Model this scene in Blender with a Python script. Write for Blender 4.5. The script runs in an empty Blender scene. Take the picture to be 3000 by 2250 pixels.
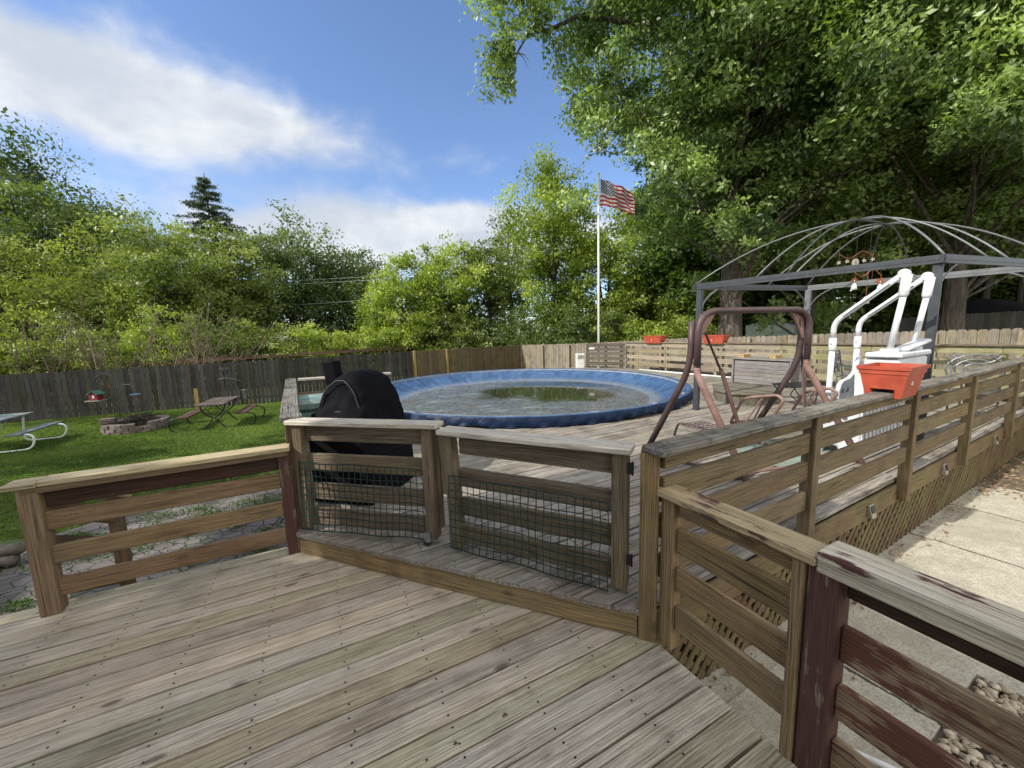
import bpy, math, random
import numpy as np
from mathutils import Vector, Matrix
random.seed(7)
RNG = np.random.default_rng(11)
SC = bpy.context.scene
COL = SC.collection
V = Vector
R = math.radians

# ------------------------------------------------------------------ camera
CAM_H = 1.79
PITCH, ROLL, FPX = .13261, .03048, 1124.2
F = V((0, math.cos(PITCH), -math.sin(PITCH)))
X0 = V((1, 0, 0)); D0 = F.cross(X0)
XR = X0 * math.cos(ROLL) + D0 * math.sin(ROLL)
DR = -X0 * math.sin(ROLL) + D0 * math.cos(ROLL)
cam = bpy.data.cameras.new("camera"); co = bpy.data.objects.new("camera", cam); COL.objects.link(co)
m = Matrix((( XR.x, -DR.x, -F.x, 0), (XR.y, -DR.y, -F.y, 0), (XR.z, -DR.z, -F.z, CAM_H), (0, 0, 0, 1)))
co.matrix_world = m
cam.sensor_width = 36; cam.lens = FPX / 3000 * 36
cam.clip_start = .05; cam.clip_end = 2000
SC.camera = co
SC.view_settings.view_transform = 'Standard'; SC.view_settings.look = 'None'
SC.view_settings.exposure = 0; SC.view_settings.gamma = 1

# ------------------------------------------------------------------ node helper
class NT:
    def __init__(s, mat):
        s.t = mat.node_tree; s.n = s.t.nodes; s.l = s.t.links
    def put(s, sock, val):
        if isinstance(val, bpy.types.NodeSocket): s.l.new(val, sock)
        elif val is not None:
            if hasattr(sock, 'default_value'):
                try: sock.default_value = val
                except Exception:
                    sock.default_value = (*val, 1) if len(val) == 3 else val
    def node(s, typ, ins=None, **kw):
        n = s.n.new(typ)
        for k, v in kw.items(): setattr(n, k, v)
        if ins:
            for k, v in ins.items(): s.put(n.inputs[k], v)
        return n
    def math(s, op, a, b=None, c=None, clamp=False):
        n = s.n.new('ShaderNodeMath'); n.operation = op; n.use_clamp = clamp
        s.put(n.inputs[0], a)
        if b is not None: s.put(n.inputs[1], b)
        if c is not None: s.put(n.inputs[2], c)
        return n.outputs[0]
    def vmul(s, v, k):
        n = s.n.new('ShaderNodeVectorMath'); n.operation = 'MULTIPLY'; s.put(n.inputs[0], v); n.inputs[1].default_value = k
        return n.outputs[0]
    def vadd(s, v, k):
        n = s.n.new('ShaderNodeVectorMath'); n.operation = 'ADD'; s.put(n.inputs[0], v); s.put(n.inputs[1], k)
        return n.outputs[0]
    def noise(s, v, scale=1, detail=2, rough=.5, dist=0):
        n = s.node('ShaderNodeTexNoise', {'Vector': v, 'Scale': scale, 'Detail': detail, 'Roughness': rough, 'Distortion': dist})
        return n.outputs['Fac']
    def ramp(s, f, a, b, c=0., d=1.):
        n = s.node('ShaderNodeMapRange', {0: f, 1: a, 2: b, 3: c, 4: d}); n.interpolation_type = 'SMOOTHSTEP'
        return n.outputs[0]
    def mix(s, f, a, b, blend='MIX'):
        n = s.n.new('ShaderNodeMix'); n.data_type = 'RGBA'; n.blend_type = blend
        s.put(n.inputs[0], f)
        for i, v in ((6, a), (7, b)):
            if isinstance(v, bpy.types.NodeSocket): s.l.new(v, n.inputs[i])
            else: n.inputs[i].default_value = (*v, 1) if len(v) == 3 else v
        return n.outputs[2]
    def attr(s, name, out='Vector'):
        n = s.n.new('ShaderNodeAttribute'); n.attribute_name = name
        return n.outputs[out]
    def bump(s, h, strength=.3, dist=.01, normal=None):
        n = s.node('ShaderNodeBump', {'Height': h, 'Strength': strength, 'Distance': dist})
        if normal is not None: s.l.new(normal, n.inputs['Normal'])
        return n.outputs[0]

def newmat(name):
    mt = bpy.data.materials.new(name); mt.use_nodes = True
    return mt, NT(mt), mt.node_tree.nodes['Principled BSDF']

def wood(name, light, dark, gray, grayamt=.5, rings=1., moss=0., paint=None, paintamt=.5, tint=.25, stain=.4, freq=430, crack=.66, knots=1., patch=0, ct=.5, gain=.80):
    mt, n, b = newmat(name)
    v = n.attr('wc'); br = n.attr('br', 'Fac')
    sep = n.node('ShaderNodeSeparateXYZ', {0: v})
    warp = n.noise(n.vmul(v, (1.1, 7, 7)), 1, 3)
    big = n.noise(n.vmul(v, (.9, 4, 4)), 1, 4, .6)
    fine = n.noise(n.vmul(v, (5, 330, 330)), 1, 3, .7)
    med = n.noise(n.vmul(v, (2.2, 60, 60)), 1, 4, .65)
    vo = n.node('ShaderNodeTexVoronoi', {'Vector': n.vmul(v, (2.4, 7.0, 7.0)), 'Scale': 1.})
    kd = vo.outputs['Distance']
    kc = n.node('ShaderNodeSeparateColor', {0: vo.outputs['Color']}).outputs[0]
    kon = n.ramp(kc, .50, .54)
    k = n.math('MULTIPLY', n.ramp(kd, .10, .30, 1, 0), n.math('MULTIPLY', kon, knots))
    k0 = n.math('MULTIPLY', n.ramp(kd, .06, .15, 1, 0), n.math('MULTIPLY', kon, knots))
    g = n.math('ADD', n.math('MULTIPLY', sep.outputs[1], freq), n.math('ADD', n.math('MULTIPLY', warp, 34), n.math('MULTIPLY', k, 22)))
    ring = n.math('SINE', g)
    ringp = n.math('MULTIPLY_ADD', ring, .5, .5)
    crk = n.noise(n.vmul(v, (1.7, 95, 95)), 1, 2, .5)
    crk = n.ramp(crk, crack, crack + .05)
    f = n.math('ADD', n.math('MULTIPLY', ringp, .38 * rings), n.math('MULTIPLY', n.ramp(fine, .3, .7), .32))
    f = n.math('ADD', f, n.math('MULTIPLY', n.ramp(med, .35, .7), .34))
    c = n.mix(f, light, dark)
    c = n.mix(n.math('MULTIPLY', n.ramp(big, .38, .62), grayamt), c, n.mix(f, gray, tuple(x * .45 for x in gray)))
    streak = n.noise(n.vmul(v, (1.3, 42, 42)), 1, 6, .72)
    c = n.mix(n.math('MULTIPLY', n.ramp(streak, .46, .64), .62 * ct), c, n.mix(1, c, (.34, .31, .28), 'MULTIPLY'))
    hair = n.noise(n.vmul(v, (3.5, 210, 210)), 1, 3, .6)
    c = n.mix(n.math('MULTIPLY', n.ramp(hair, .54, .66), .6 * ct), c, n.mix(1, c, (.25, .22, .19), 'MULTIPLY'))
    # per-board brightness
    hb = n.math('FRACT', n.math('MULTIPLY', br, 91.7))
    hc = n.math('FRACT', n.math('MULTIPLY', br, 57.3))
    c = n.mix(tint, c, n.mix(hb, (.35, .33, .30), (1.5, 1.45, 1.35)), 'MULTIPLY')
    c = n.mix(n.math('MULTIPLY', hc, stain * .4), c, n.mix(.5, c, (.25, .17, .11)))
    hd = n.math('FRACT', n.math('MULTIPLY', br, 23.9)); he = n.math('FRACT', n.math('MULTIPLY', br, 139.1))
    c = n.mix(n.math('MULTIPLY', n.ramp(hd, .6, .75), tint * 1.1), c, n.mix(1, c, (.92, 1.0, .68), 'MULTIPLY'))
    c = n.mix(n.math('MULTIPLY', n.ramp(he, .7, .8), tint * 1.2), c, n.mix(1, c, (1.0, .87, .80), 'MULTIPLY'))
    c = n.mix(1, c, (gain, gain * .975, gain * .93), 'MULTIPLY')
    # dirt, large stains
    ob = n.node('ShaderNodeTexCoord').outputs['Object']
    geo = n.node('ShaderNodeNewGeometry').outputs['Position']
    dirt = n.noise(geo, 2.3, 5, .65)
    c = n.mix(n.math('MULTIPLY', n.ramp(dirt, .45, .7), stain), c, n.mix(1, c, (.45, .42, .38), 'MULTIPLY'))
    speck = n.noise(n.vmul(v, (22, 90, 90)), 1, 3, .7)
    c = n.mix(n.math('MULTIPLY', n.ramp(speck, .66, .74), .6), c, (.045, .04, .035))
    if moss:
        mo = n.noise(geo, 1.6, 5, .7)
        c = n.mix(n.math('MULTIPLY', n.ramp(mo, .4, .65), moss), c, n.mix(f, (.30, .31, .10), (.13, .15, .05)))
    if paint:
        pm = n.noise(n.vmul(v, (3.2, 34, 34)), 1, 5, .75)
        pm2 = n.noise(geo, 3.5, 3, .6)
        pp = n.math('ADD', pm, n.math('MULTIPLY', n.math('SUBTRACT', pm2, .5), 1.0))
        pf = n.ramp(pp, 1 - paintamt - .03, 1 - paintamt + .04)
        c = n.mix(pf, c, n.mix(fine, paint, tuple(x * .7 for x in paint)))
    if patch:
        pq = n.noise(geo, 7, 6, .8)
        c = n.mix(n.math('MULTIPLY', n.ramp(pq, .5, .6), patch), c, (.035, .035, .033))
    c = n.mix(n.math('MULTIPLY', k0, .55), c, (.07, .04, .025))
    c = n.mix(n.math('MULTIPLY', crk, .8), c, (.02, .017, .014))
    n.put(b.inputs['Base Color'], c)
    n.put(b.inputs['Roughness'], n.math('MULTIPLY_ADD', fine, .25, .62))
    b.inputs['Specular IOR Level'].default_value = .3
    h = n.math('ADD', n.math('MULTIPLY', ringp, -.35 * rings), n.math('ADD', n.math('MULTIPLY', fine, -.5), n.math('MULTIPLY', crk, -1.6)))
    h = n.math('ADD', h, n.math('MULTIPLY', med, -.7)); h = n.math('ADD', h, n.math('MULTIPLY', n.ramp(hair, .5, .68), -1.0))
    n.l.new(n.bump(h, .8, .004), b.inputs['Normal'])
    return mt

def plain(name, col, rough=.5, metal=0., var=.15, scale=12, bump=.1, spec=.5, dirt=None, dirtamt=0., trans=0):
    mt, n, b = newmat(name)
    geo = n.node('ShaderNodeNewGeometry').outputs['Position']
    a = n.noise(geo, scale, 5, .6)
    c = n.mix(n.ramp(a, .3, .7), tuple(x * (1 - var) for x in col), tuple(min(1, x * (1 + var)) for x in col))
    if dirt:
        dd = n.noise(geo, scale * .45, 6, .75)
        c = n.mix(n.math('MULTIPLY', n.ramp(dd, .48, .62), dirtamt), c, dirt)
    n.put(b.inputs['Base Color'], c)
    n.put(b.inputs['Roughness'], n.math('MULTIPLY_ADD', a, .2, rough - .1))
    b.inputs['Metallic'].default_value = metal
    b.inputs['Specular IOR Level'].default_value = spec
    if bump:
        n.l.new(n.bump(n.noise(geo, scale * 5, 4, .6), bump, .004), b.inputs['Normal'])
    return mt

def leafmat(name, dark, light, trans=.35, spec=.35):
    mt, n, b = newmat(name)
    lv = n.attr('lv', 'Fac')
    c = n.mix(lv, dark, light)
    n.put(b.inputs['Base Color'], c)
    b.inputs['Roughness'].default_value = .42; b.inputs['Specular IOR Level'].default_value = spec
    tr = n.node('ShaderNodeBsdfTranslucent', {0: n.mix(1, c, (1.35, 1.45, .55), 'MULTIPLY')})
    mx = n.node('ShaderNodeMixShader', {0: trans, 1: b.outputs[0], 2: tr.outputs[0]})
    n.l.new(mx.outputs[0], n.n['Material Output'].inputs[0])
    return mt

# ------------------------------------------------------------------ mesh builder
class MB:
    def __init__(s): s.v = []; s.f = []; s.wc = []; s.br = []; s.mi = []
    def add(s, vs, fs, wcs=None, br=None, mi=0):
        o = len(s.v)
        br = random.random() if br is None else br
        s.v += [tuple(p) for p in vs]
        s.wc += ([tuple(w) for w in wcs] if wcs else [tuple(p) for p in vs])
        s.br += [br] * len(vs)
        s.f += [tuple(i + o for i in f) for f in fs]; s.mi += [mi] * len(fs)
        return s
    def board(s, a, b, wv, w, t, br=None, mi=0, nseg=1, warp=0.):
        """board from a to b, w wide along wv, t thick along the third axis"""
        a, b = V(a), V(b); x = (b - a); L = x.length; x.normalize()
        wv = V(wv); wv = (wv - x * wv.dot(x)).normalized(); tv = x.cross(wv)
        ox, oy, oz = random.uniform(0, 60), random.uniform(0, 30), random.uniform(0, 30)
        vs, wc = [], []
        for i in range(nseg + 1):
            f = i / nseg; c = a + (b - a) * f + (wv * random.uniform(-warp, warp) + tv * random.uniform(-warp, warp) if 0 < i < nseg else V((0, 0, 0)))
            for sy, sz in ((-1, -1), (1, -1), (1, 1), (-1, 1)):
                vs.append(c + wv * (w / 2 * sy) + tv * (t / 2 * sz))
                wc.append((ox + L * f, oy + w / 2 * sy, oz + t / 2 * sz))
        fs = [(3, 2, 1, 0)]
        for i in range(nseg):
            o = i * 4
            fs += [(o, o + 1, o + 5, o + 4), (o + 1, o + 2, o + 6, o + 5), (o + 2, o + 3, o + 7, o + 6), (o + 3, o, o + 4, o + 7)]
        o = nseg * 4; fs.append((o, o + 1, o + 2, o + 3))
        return s.add(vs, fs, wc, br, mi)
    def box(s, c, d, rz=0, mi=0, taper=1., br=None):
        c = V(c); hx, hy, hz = d[0] / 2, d[1] / 2, d[2] / 2; M = Matrix.Rotation(rz, 3, 'Z')
        vs = [c + M @ V((sx * hx * (taper if sz < 0 else 1), sy * hy * (taper if sz < 0 else 1), sz * hz)) for sz in (-1, 1) for sx, sy in ((-1, -1), (1, -1), (1, 1), (-1, 1))]
        return s.add(vs, [(3, 2, 1, 0), (4, 5, 6, 7), (0, 1, 5, 4), (1, 2, 6, 5), (2, 3, 7, 6), (3, 0, 4, 7)], mi=mi, br=br)
    def prism(s, poly, z0, z1, mi=0):
        n = len(poly); vs = [(p[0], p[1], z0) for p in poly] + [(p[0], p[1], z1) for p in poly]
        return s.add(vs, [tuple(range(n - 1, -1, -1)), tuple(range(n, 2 * n))] + [(i, (i + 1) % n, (i + 1) % n + n, i + n) for i in range(n)], mi=mi)
    def slab(s, pts, off, mi=0):
        """planar polygon pts (3D) extruded by vector off"""
        n = len(pts); off = V(off); vs = [V(p) for p in pts] + [V(p) + off for p in pts]
        return s.add(vs, [tuple(range(n - 1, -1, -1)), tuple(range(n, 2 * n))] + [(i, (i + 1) % n, (i + 1) % n + n, i + n) for i in range(n)], mi=mi)
    def tube(s, pts, r, seg=8, mi=0, cap=True, flat=None):
        pts = [V(p) for p in pts]; rs = r if isinstance(r, (list, tuple)) else [r] * len(pts)
        vs, fs = [], []; pu = None
        for i, p in enumerate(pts):
            t = (pts[min(i + 1, len(pts) - 1)] - pts[max(i - 1, 0)]).normalized()
            if pu is None:
                pu = t.cross(V((0, 0, 1)));
                if pu.length < .1: pu = t.cross(V((1, 0, 0)))
            u = (pu - t * pu.dot(t)).normalized(); pu = u; w = t.cross(u)
            for k in range(seg):
                a = 2 * math.pi * k / seg + (math.pi / 4 if seg == 4 else 0)
                vs.append(p + (u * math.cos(a) + w * math.sin(a)) * rs[i])
        for i in range(len(pts) - 1):
            for k in range(seg):
                fs.append((i * seg + k, i * seg + (k + 1) % seg, (i + 1) * seg + (k + 1) % seg, (i + 1) * seg + k))
        if cap:
            fs.append(tuple(range(seg - 1, -1, -1))); o = (len(pts) - 1) * seg; fs.append(tuple(range(o, o + seg)))
        return s.add(vs, fs, mi=mi)
    def build(s, name, mats, parent=None, smooth=False, bevel=0, loc=None, **props):
        me = bpy.data.meshes.new(name); me.from_pydata(s.v, [], s.f); me.update()
        a = me.attributes.new('wc', 'FLOAT_VECTOR', 'POINT'); a.data.foreach_set('vector', np.array(s.wc, dtype=np.float32).ravel())
        a = me.attributes.new('br', 'FLOAT', 'POINT'); a.data.foreach_set('value', np.array(s.br, dtype=np.float32))
        mats = mats if isinstance(mats, (list, tuple)) else [mats]
        for mt in mats: me.materials.append(mt)
        if len(mats) > 1: me.polygons.foreach_set('material_index', s.mi)
        if smooth: me.polygons.foreach_set('use_smooth', [True] * len(s.f))
        o = bpy.data.objects.new(name, me); COL.objects.link(o)
        if parent:
            o.parent = parent; o.matrix_parent_inverse = Matrix.Translation(parent_origin(parent)).inverted()
        if bevel:
            bv = o.modifiers.new('bevel', 'BEVEL'); bv.width = bevel; bv.segments = 1; bv.limit_method = 'ANGLE'; bv.angle_limit = R(50)
        for k, v in props.items(): o[k] = v
        return o

def parent_origin(p):
    t = V((0, 0, 0))
    while p is not None:
        if p.parent is None: t = t + p.location
        p = p.parent
    return t

def thing(name, label, cat, loc=(0, 0, 0), group=None):
    o = bpy.data.objects.new(name, None); COL.objects.link(o); o.location = loc; o.empty_display_size = .2
    o['label'] = label; o['category'] = cat
    if group: o['group'] = group
    return o

def arc(a, c, b, n=10):
    """smooth quadratic curve a -> b pulled to c"""
    a, b, c = V(a), V(b), V(c)
    return [a * (1 - t) ** 2 + c * 2 * t * (1 - t) + b * t * t for t in [i / n for i in range(n + 1)]]

def rounded(pts, r, n=5):
    pts = [V(p) for p in pts]; out = [pts[0]]
    for i in range(1, len(pts) - 1):
        p = pts[i]; d1 = (pts[i - 1] - p); d2 = (pts[i + 1] - p)
        q = min(r, d1.length * .48, d2.length * .48)
        out += arc(p + d1.normalized() * q, p, p + d2.normalized() * q, n)
    return out + [pts[-1]]

# ------------------------------------------------------------------ materials
M_DECK = wood('near_deck_wood', (.78, .715, .60), (.32, .27, .215), (.72, .69, .64), .6, tint=.30, stain=.5, moss=.04, rings=.75, ct=.5, crack=.68, gain=.97, knots=1.3)
M_UPDECK = wood('pool_deck_wood', (.60, .56, .51), (.23, .21, .19), (.62, .61, .60), .7, rings=.7, ct=.8, tint=.22, stain=.7, crack=.64)
M_UPEND = wood('board_end_wood', (.45, .36, .23), (.18, .14, .09), (.26, .24, .18), .5, moss=.3, stain=.8)
M_RAIL = wood('brown_rail_wood', (.50, .355, .225), (.27, .18, .11), (.41, .33, .25), .45, tint=.22, stain=.45, ct=.45, rings=.8, gain=0.70)
M_RAILR = wood('golden_rail_wood', (.56, .41, .23), (.24, .16, .085), (.43, .36, .26), .4, tint=.22, stain=.5, moss=.04, rings=1.25, gain=0.74)
M_LONG = wood('mossy_rail_wood', (.46, .34, .20), (.21, .145, .085), (.37, .31, .225), .45, tint=.2, stain=.5, moss=.1, gain=0.70)
M_GATE = wood('grey_gate_wood', (.36, .285, .21), (.135, .10, .072), (.33, .30, .26), .6, ct=.7, tint=.25, stain=.5, gain=0.74)
M_CAP = wood('weathered_cap_wood', (.72, .62, .42), (.30, .24, .16), (.62, .57, .45), .5, tint=.15, stain=.3, ct=.45, gain=1.05)
M_GCAP = wood('grey_cap_wood', (.68, .64, .59), (.34, .31, .27), (.66, .64, .62), .8, tint=.12, stain=.2, crack=.7, ct=.2, gain=1.05)
M_OLDCAP = wood('old_grey_cap_wood', (.40, .38, .31), (.16, .15, .13), (.42, .42, .40), .85, tint=.1, stain=.5, crack=.6, patch=.55)
M_LCAP = wood('worn_cap_wood', (.70, .56, .36), (.32, .23, .145), (.54, .47, .36), .35, tint=.15, paint=(.13, .07, .06), paintamt=.37, crack=.64, ct=.5, gain=1.05)
M_RED = wood('red_stained_wood', (.56, .43, .29), (.26, .17, .11), (.44, .36, .27), .4, tint=.1, paint=(.16, .065, .042), paintamt=.50, stain=.3)
M_REDPOST = wood('red_painted_wood', (.38, .31, .22), (.18, .13, .1), (.3, .28, .25), .5, tint=.1, paint=(.13, .060, .050), paintamt=.60, stain=.2)
M_REDCAP = wood('peeling_cap_wood', (.72, .67, .55), (.34, .29, .23), (.62, .59, .52), .7, tint=.05, paint=(.12, .05, .042), paintamt=.40, crack=.67, ct=.15, gain=1.15)
M_DARKRED = wood('dark_red_wood', (.10, .045, .035), (.05, .025, .02), (.10, .07, .06), .4, tint=.2)
M_FENCE = wood('shaded_fence_wood', (.088, .093, .108), (.040, .042, .049), (.12, .13, .15), .7, tint=.55, stain=.5, freq=260)  # dark bluish colour carries the shade this fence stands in
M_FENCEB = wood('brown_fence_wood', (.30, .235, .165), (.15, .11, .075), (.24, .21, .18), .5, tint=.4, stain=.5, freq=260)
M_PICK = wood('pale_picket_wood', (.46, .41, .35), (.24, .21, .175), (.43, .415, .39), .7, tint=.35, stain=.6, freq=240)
M_PALE = wood('pale_rail_wood', (.56, .50, .40), (.30, .26, .2), (.50, .47, .42), .5, tint=.3, stain=.4)
M_PALEMOSS = wood('mossy_pale_wood', (.52, .50, .33), (.30, .29, .17), (.45, .44, .36), .3, tint=.2, moss=.6, stain=.3)
M_DARKRAIL = wood('dark_grey_rail_wood', (.20, .18, .16), (.09, .08, .075), (.2, .195, .19), .6, tint=.3)
M_NEWPOST = wood('new_yellow_wood', (.62, .46, .2), (.45, .32, .13), (.5, .42, .25), .2, tint=.05, stain=.1)
M_CHEST = wood('chest_grey_wood', (.40, .39, .40), (.22, .215, .23), (.36, .36, .38), .6, rings=.5, tint=.15, stain=.5)
M_STEP = wood('step_box_wood', (.30, .29, .25), (.14, .135, .115), (.28, .28, .265), .7, tint=.4, stain=.5)
M_LATT = wood('lattice_wood', (.40, .25, .155), (.19, .12, .075), (.30, .24, .17), .4, tint=.3, moss=.35, stain=.4, gain=0.62)
M_FASC = wood('fascia_wood', (.38, .255, .14), (.17, .11, .06), (.28, .23, .14), .4, tint=.1, moss=.3, stain=.6)
M_BEAM = wood('step_beam_wood', (.60, .43, .24), (.27, .18, .095), (.44, .36, .23), .5, tint=.1, stain=.6, moss=.05, freq=300, gain=0.78)
M_PINE = wood('cut_pine_wood', (.72, .55, .27), (.58, .42, .18), (.6, .48, .26), .2, tint=.2, stain=.1)
M_BLUEWOOD = wood('blue_painted_wood', (.30, .38, .42), (.18, .23, .26), (.38, .44, .47), .5, tint=.2, stain=.3)
M_PLUMWOOD = wood('plum_table_wood', (.20, .16, .15), (.09, .065, .065), (.30, .29, .28), .5, tint=.3)
M_REDBENCH = wood('red_bench_wood', (.15, .07, .06), (.07, .035, .03), (.2, .14, .13), .4, tint=.3)
M_GAPSHADE = plain('gap_shade', (.02, .018, .015), .9, bump=0)  # near-black colour standing in for shade behind boards
M_NAIL = plain('nail_metal', (.035, .03, .028), .6, .6, bump=0)
M_BLACK = plain('black_cover_cloth', (.0042, .0046, .007), .85, 0, .35, 5, .5, spec=.12)
M_BLKMETAL = plain('black_metal', (.02, .02, .022), .4, .3, spec=.5)
M_RUBBER = plain('black_rubber', (.02, .02, .02), .7)
M_STEEL = plain('dull_steel', (.35, .36, .36), .4, .8)
M_GREENCOV = plain('green_grey_cover', (.16, .24, .22), .6, 0, .3, 5, .4, dirt=(.3, .34, .3), dirtamt=.5)
M_PIPING = plain('grey_piping', (.030, .031, .036), .6)
M_MESH = plain('green_plastic_mesh', (.005, .030, .028), .5)
M_ORANGE = plain('terracotta_plastic', (.40, .070, .038), .45, 0, .15, 6, .08, dirt=(.42, .14, .09), dirtamt=.35)
M_ORANGEIN = plain('planter_soil', (.30, .07, .04), .8)
M_WHITE = plain('white_plastic', (.64, .67, .70), .4, 0, .08, 9, .05, dirt=(.42, .42, .38), dirtamt=.45)
M_WHITEPAINT = plain('white_painted_metal', (.78, .80, .80), .35, .1, .05)
M_GAZ = plain('gazebo_grey_metal', (.055, .062, .072), .42, .25, .12, 8)
M_GAZL = plain('gazebo_light_metal', (.155, .165, .17), .42, .25, .12, 8)
M_SWING = plain('swing_brown_metal', (.24, .14, .12), .5, .1, .2, 7, .1, dirt=(.33, .22, .18), dirtamt=.45)
M_SWINGD = plain('swing_shaded_dark_metal', (.075, .045, .045), .5, .1, .2, 5)  # dark copy of the swing metal, shade on the upper tubes painted in
M_COPPER = plain('rusty_copper', (.27, .085, .045), .5, .3, .3, 30)
M_BARREL = plain('bell_glass', (.7, .7, .64), .3)
M_SHED = plain('green_shed_metal', (.46, .56, .50), .55, .1, .15, 3)
M_SHEDROOF = plain('shed_roof', (.55, .58, .52), .5, .3, .3, 4, dirt=(.1, .11, .1), dirtamt=.5)
M_RUST = plain('rusty_pipe', (.15, .085, .065), .7, .2, .35, 10)
M_BAT = plain('pump_box', (.62, .62, .60), .5)
M_PVC = plain('white_pipe', (.75, .76, .76), .4)
M_CORD = plain('wire_grey', (.25, .27, .28), .5)
M_FEEDR = plain('feeder_red', (.18, .012, .025), .5)
M_FEEDG = plain('feeder_green', (.03, .10, .07), .5)
M_HOOK = plain('hook_metal', (.06, .066, .07), .5, .4)
M_GREENMAT = plain('green_mat', (.20, .25, .21), .9, 0, .2, 8)
M_DARKPANEL = plain('solar_cell', (.015, .02, .035), .2, .2, bump=0)
M_LAMP = plain('solar_light_case', (.36, .34, .28), .35, .4)

def brickmat():
    mt, n, b = newmat('wall_block_concrete')
    br = n.attr('br', 'Fac'); geo = n.node('ShaderNodeNewGeometry').outputs['Position']
    a = n.noise(geo, 14, 6, .7)
    c = n.mix(br, (.15, .115, .095), (.27, .235, .205)); c = n.mix(n.ramp(a, .4, .7), c, (.09, .075, .065))
    n.put(b.inputs['Base Color'], c); b.inputs['Roughness'].default_value = .9
    n.l.new(n.bump(a, .8, .02), b.inputs['Normal']); return mt
M_BLOCK = brickmat()

def barkmat(name, a, bcol):
    mt, n, b = newmat(name)
    geo = n.node('ShaderNodeNewGeometry').outputs['Position']
    w = n.noise(n.vmul(geo, (7, 7, 1.1)), 1, 6, .65); f = n.noise(n.vmul(geo, (26, 26, 4)), 1, 5, .7)
    h = n.math('ADD', n.ramp(w, .35, .65), n.math('MULTIPLY', f, .6))
    n.put(b.inputs['Base Color'], n.mix(n.math('MULTIPLY', h, .65), a, bcol)); b.inputs['Roughness'].default_value = .95
    n.l.new(n.bump(h, 1, .06), b.inputs['Normal']); return mt
M_BARK = barkmat('oak_bark', (.035, .028, .022), (.21, .175, .14))
M_BARKD = barkmat('dark_bark', (.02, .016, .012), (.10, .085, .07))
M_TWIG = barkmat('pale_stem_bark', (.12, .09, .06), (.34, .28, .2))

L_OAK = leafmat('oak_leaves', (.036, .078, .020), (.42, .56, .175), .38, .8)
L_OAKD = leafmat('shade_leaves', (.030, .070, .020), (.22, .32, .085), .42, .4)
L_DARK = leafmat('maple_leaves', (.028, .055, .018), (.21, .28, .085), .32)
L_MID = leafmat('mid_green_leaves', (.045, .080, .020), (.36, .43, .115), .36)
L_BRIGHT = leafmat('bright_leaves', (.065, .115, .020), (.47, .57, .11), .40)
L_YEL = leafmat('yellow_green_leaves', (.070, .10, .022), (.47, .55, .13), .38)
L_SPR = leafmat('spruce_needles', (.025, .05, .03), (.09, .13, .07), .2)
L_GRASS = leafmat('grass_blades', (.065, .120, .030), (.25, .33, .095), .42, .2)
L_WEED = leafmat('weed_leaves', (.035, .085, .02), (.130, .210, .05), .35, .2)
L_DRY = leafmat('dead_leaves', (.14, .085, .045), (.42, .30, .18), .15, .1)
L_BROWN = leafmat('brush_twigs', (.16, .11, .08), (.42, .31, .23), .2, .1)

# ------------------------------------------------------------------ leaves
def leaf_object(name, C, size, mat, parent=None, lv=None, upbias=.12, aspect=.55, drop=0., rng=RNG, normals=None, coh=None):
    n = len(C)
    nv = rng.normal(size=(n, 3)); nv /= np.linalg.norm(nv, axis=1)[:, None]
    nv[:, 2] = (np.abs(nv[:, 2]) if upbias > 1 else nv[:, 2]) + upbias; nv /= np.linalg.norm(nv, axis=1)[:, None]
    if coh is not None: nv = coh + nv * .55; nv /= np.linalg.norm(nv, axis=1)[:, None]
    if normals is not None: nv = normals
    a = rng.normal(size=(n, 3)); a[:, 2] -= drop
    a -= nv * (a * nv).sum(1)[:, None]; a /= np.linalg.norm(a, axis=1)[:, None] + 1e-9
    b = np.cross(nv, a)
    s = (np.asarray(size) * rng.uniform(.5, 1.45, n))[:, None] if np.isscalar(size) else np.asarray(size)[:, None]
    bend = nv * s * .18
    P = np.empty((n, 4, 3), np.float32)
    P[:, 0] = C - a * s; P[:, 1] = C + b * s * aspect + bend - a * s * .1; P[:, 2] = C + a * s; P[:, 3] = C - b * s * aspect + bend - a * s * .1
    me = bpy.data.meshes.new(name)
    me.vertices.add(4 * n); me.vertices.foreach_set('co', P.reshape(-1))
    me.loops.add(4 * n); me.loops.foreach_set('vertex_index', np.arange(4 * n, dtype=np.int32))
    me.polygons.add(n); me.polygons.foreach_set('loop_start', np.arange(0, 4 * n, 4, dtype=np.int32))
    try: me.polygons.foreach_set('loop_total', np.full(n, 4, dtype=np.int32))
    except Exception: pass
    if lv is None: lv = rng.uniform(0, 1, n)
    at = me.attributes.new('lv', 'FLOAT', 'POINT'); at.data.foreach_set('value', np.repeat(np.clip(lv, 0, 1), 4).astype(np.float32))
    me.update(); me.validate()
    me.materials.append(mat)
    o = bpy.data.objects.new(name, me); COL.objects.link(o)
    if parent: o.parent = parent; o.matrix_parent_inverse = Matrix.Translation(parent_origin(parent)).inverted()
    return o

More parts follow.
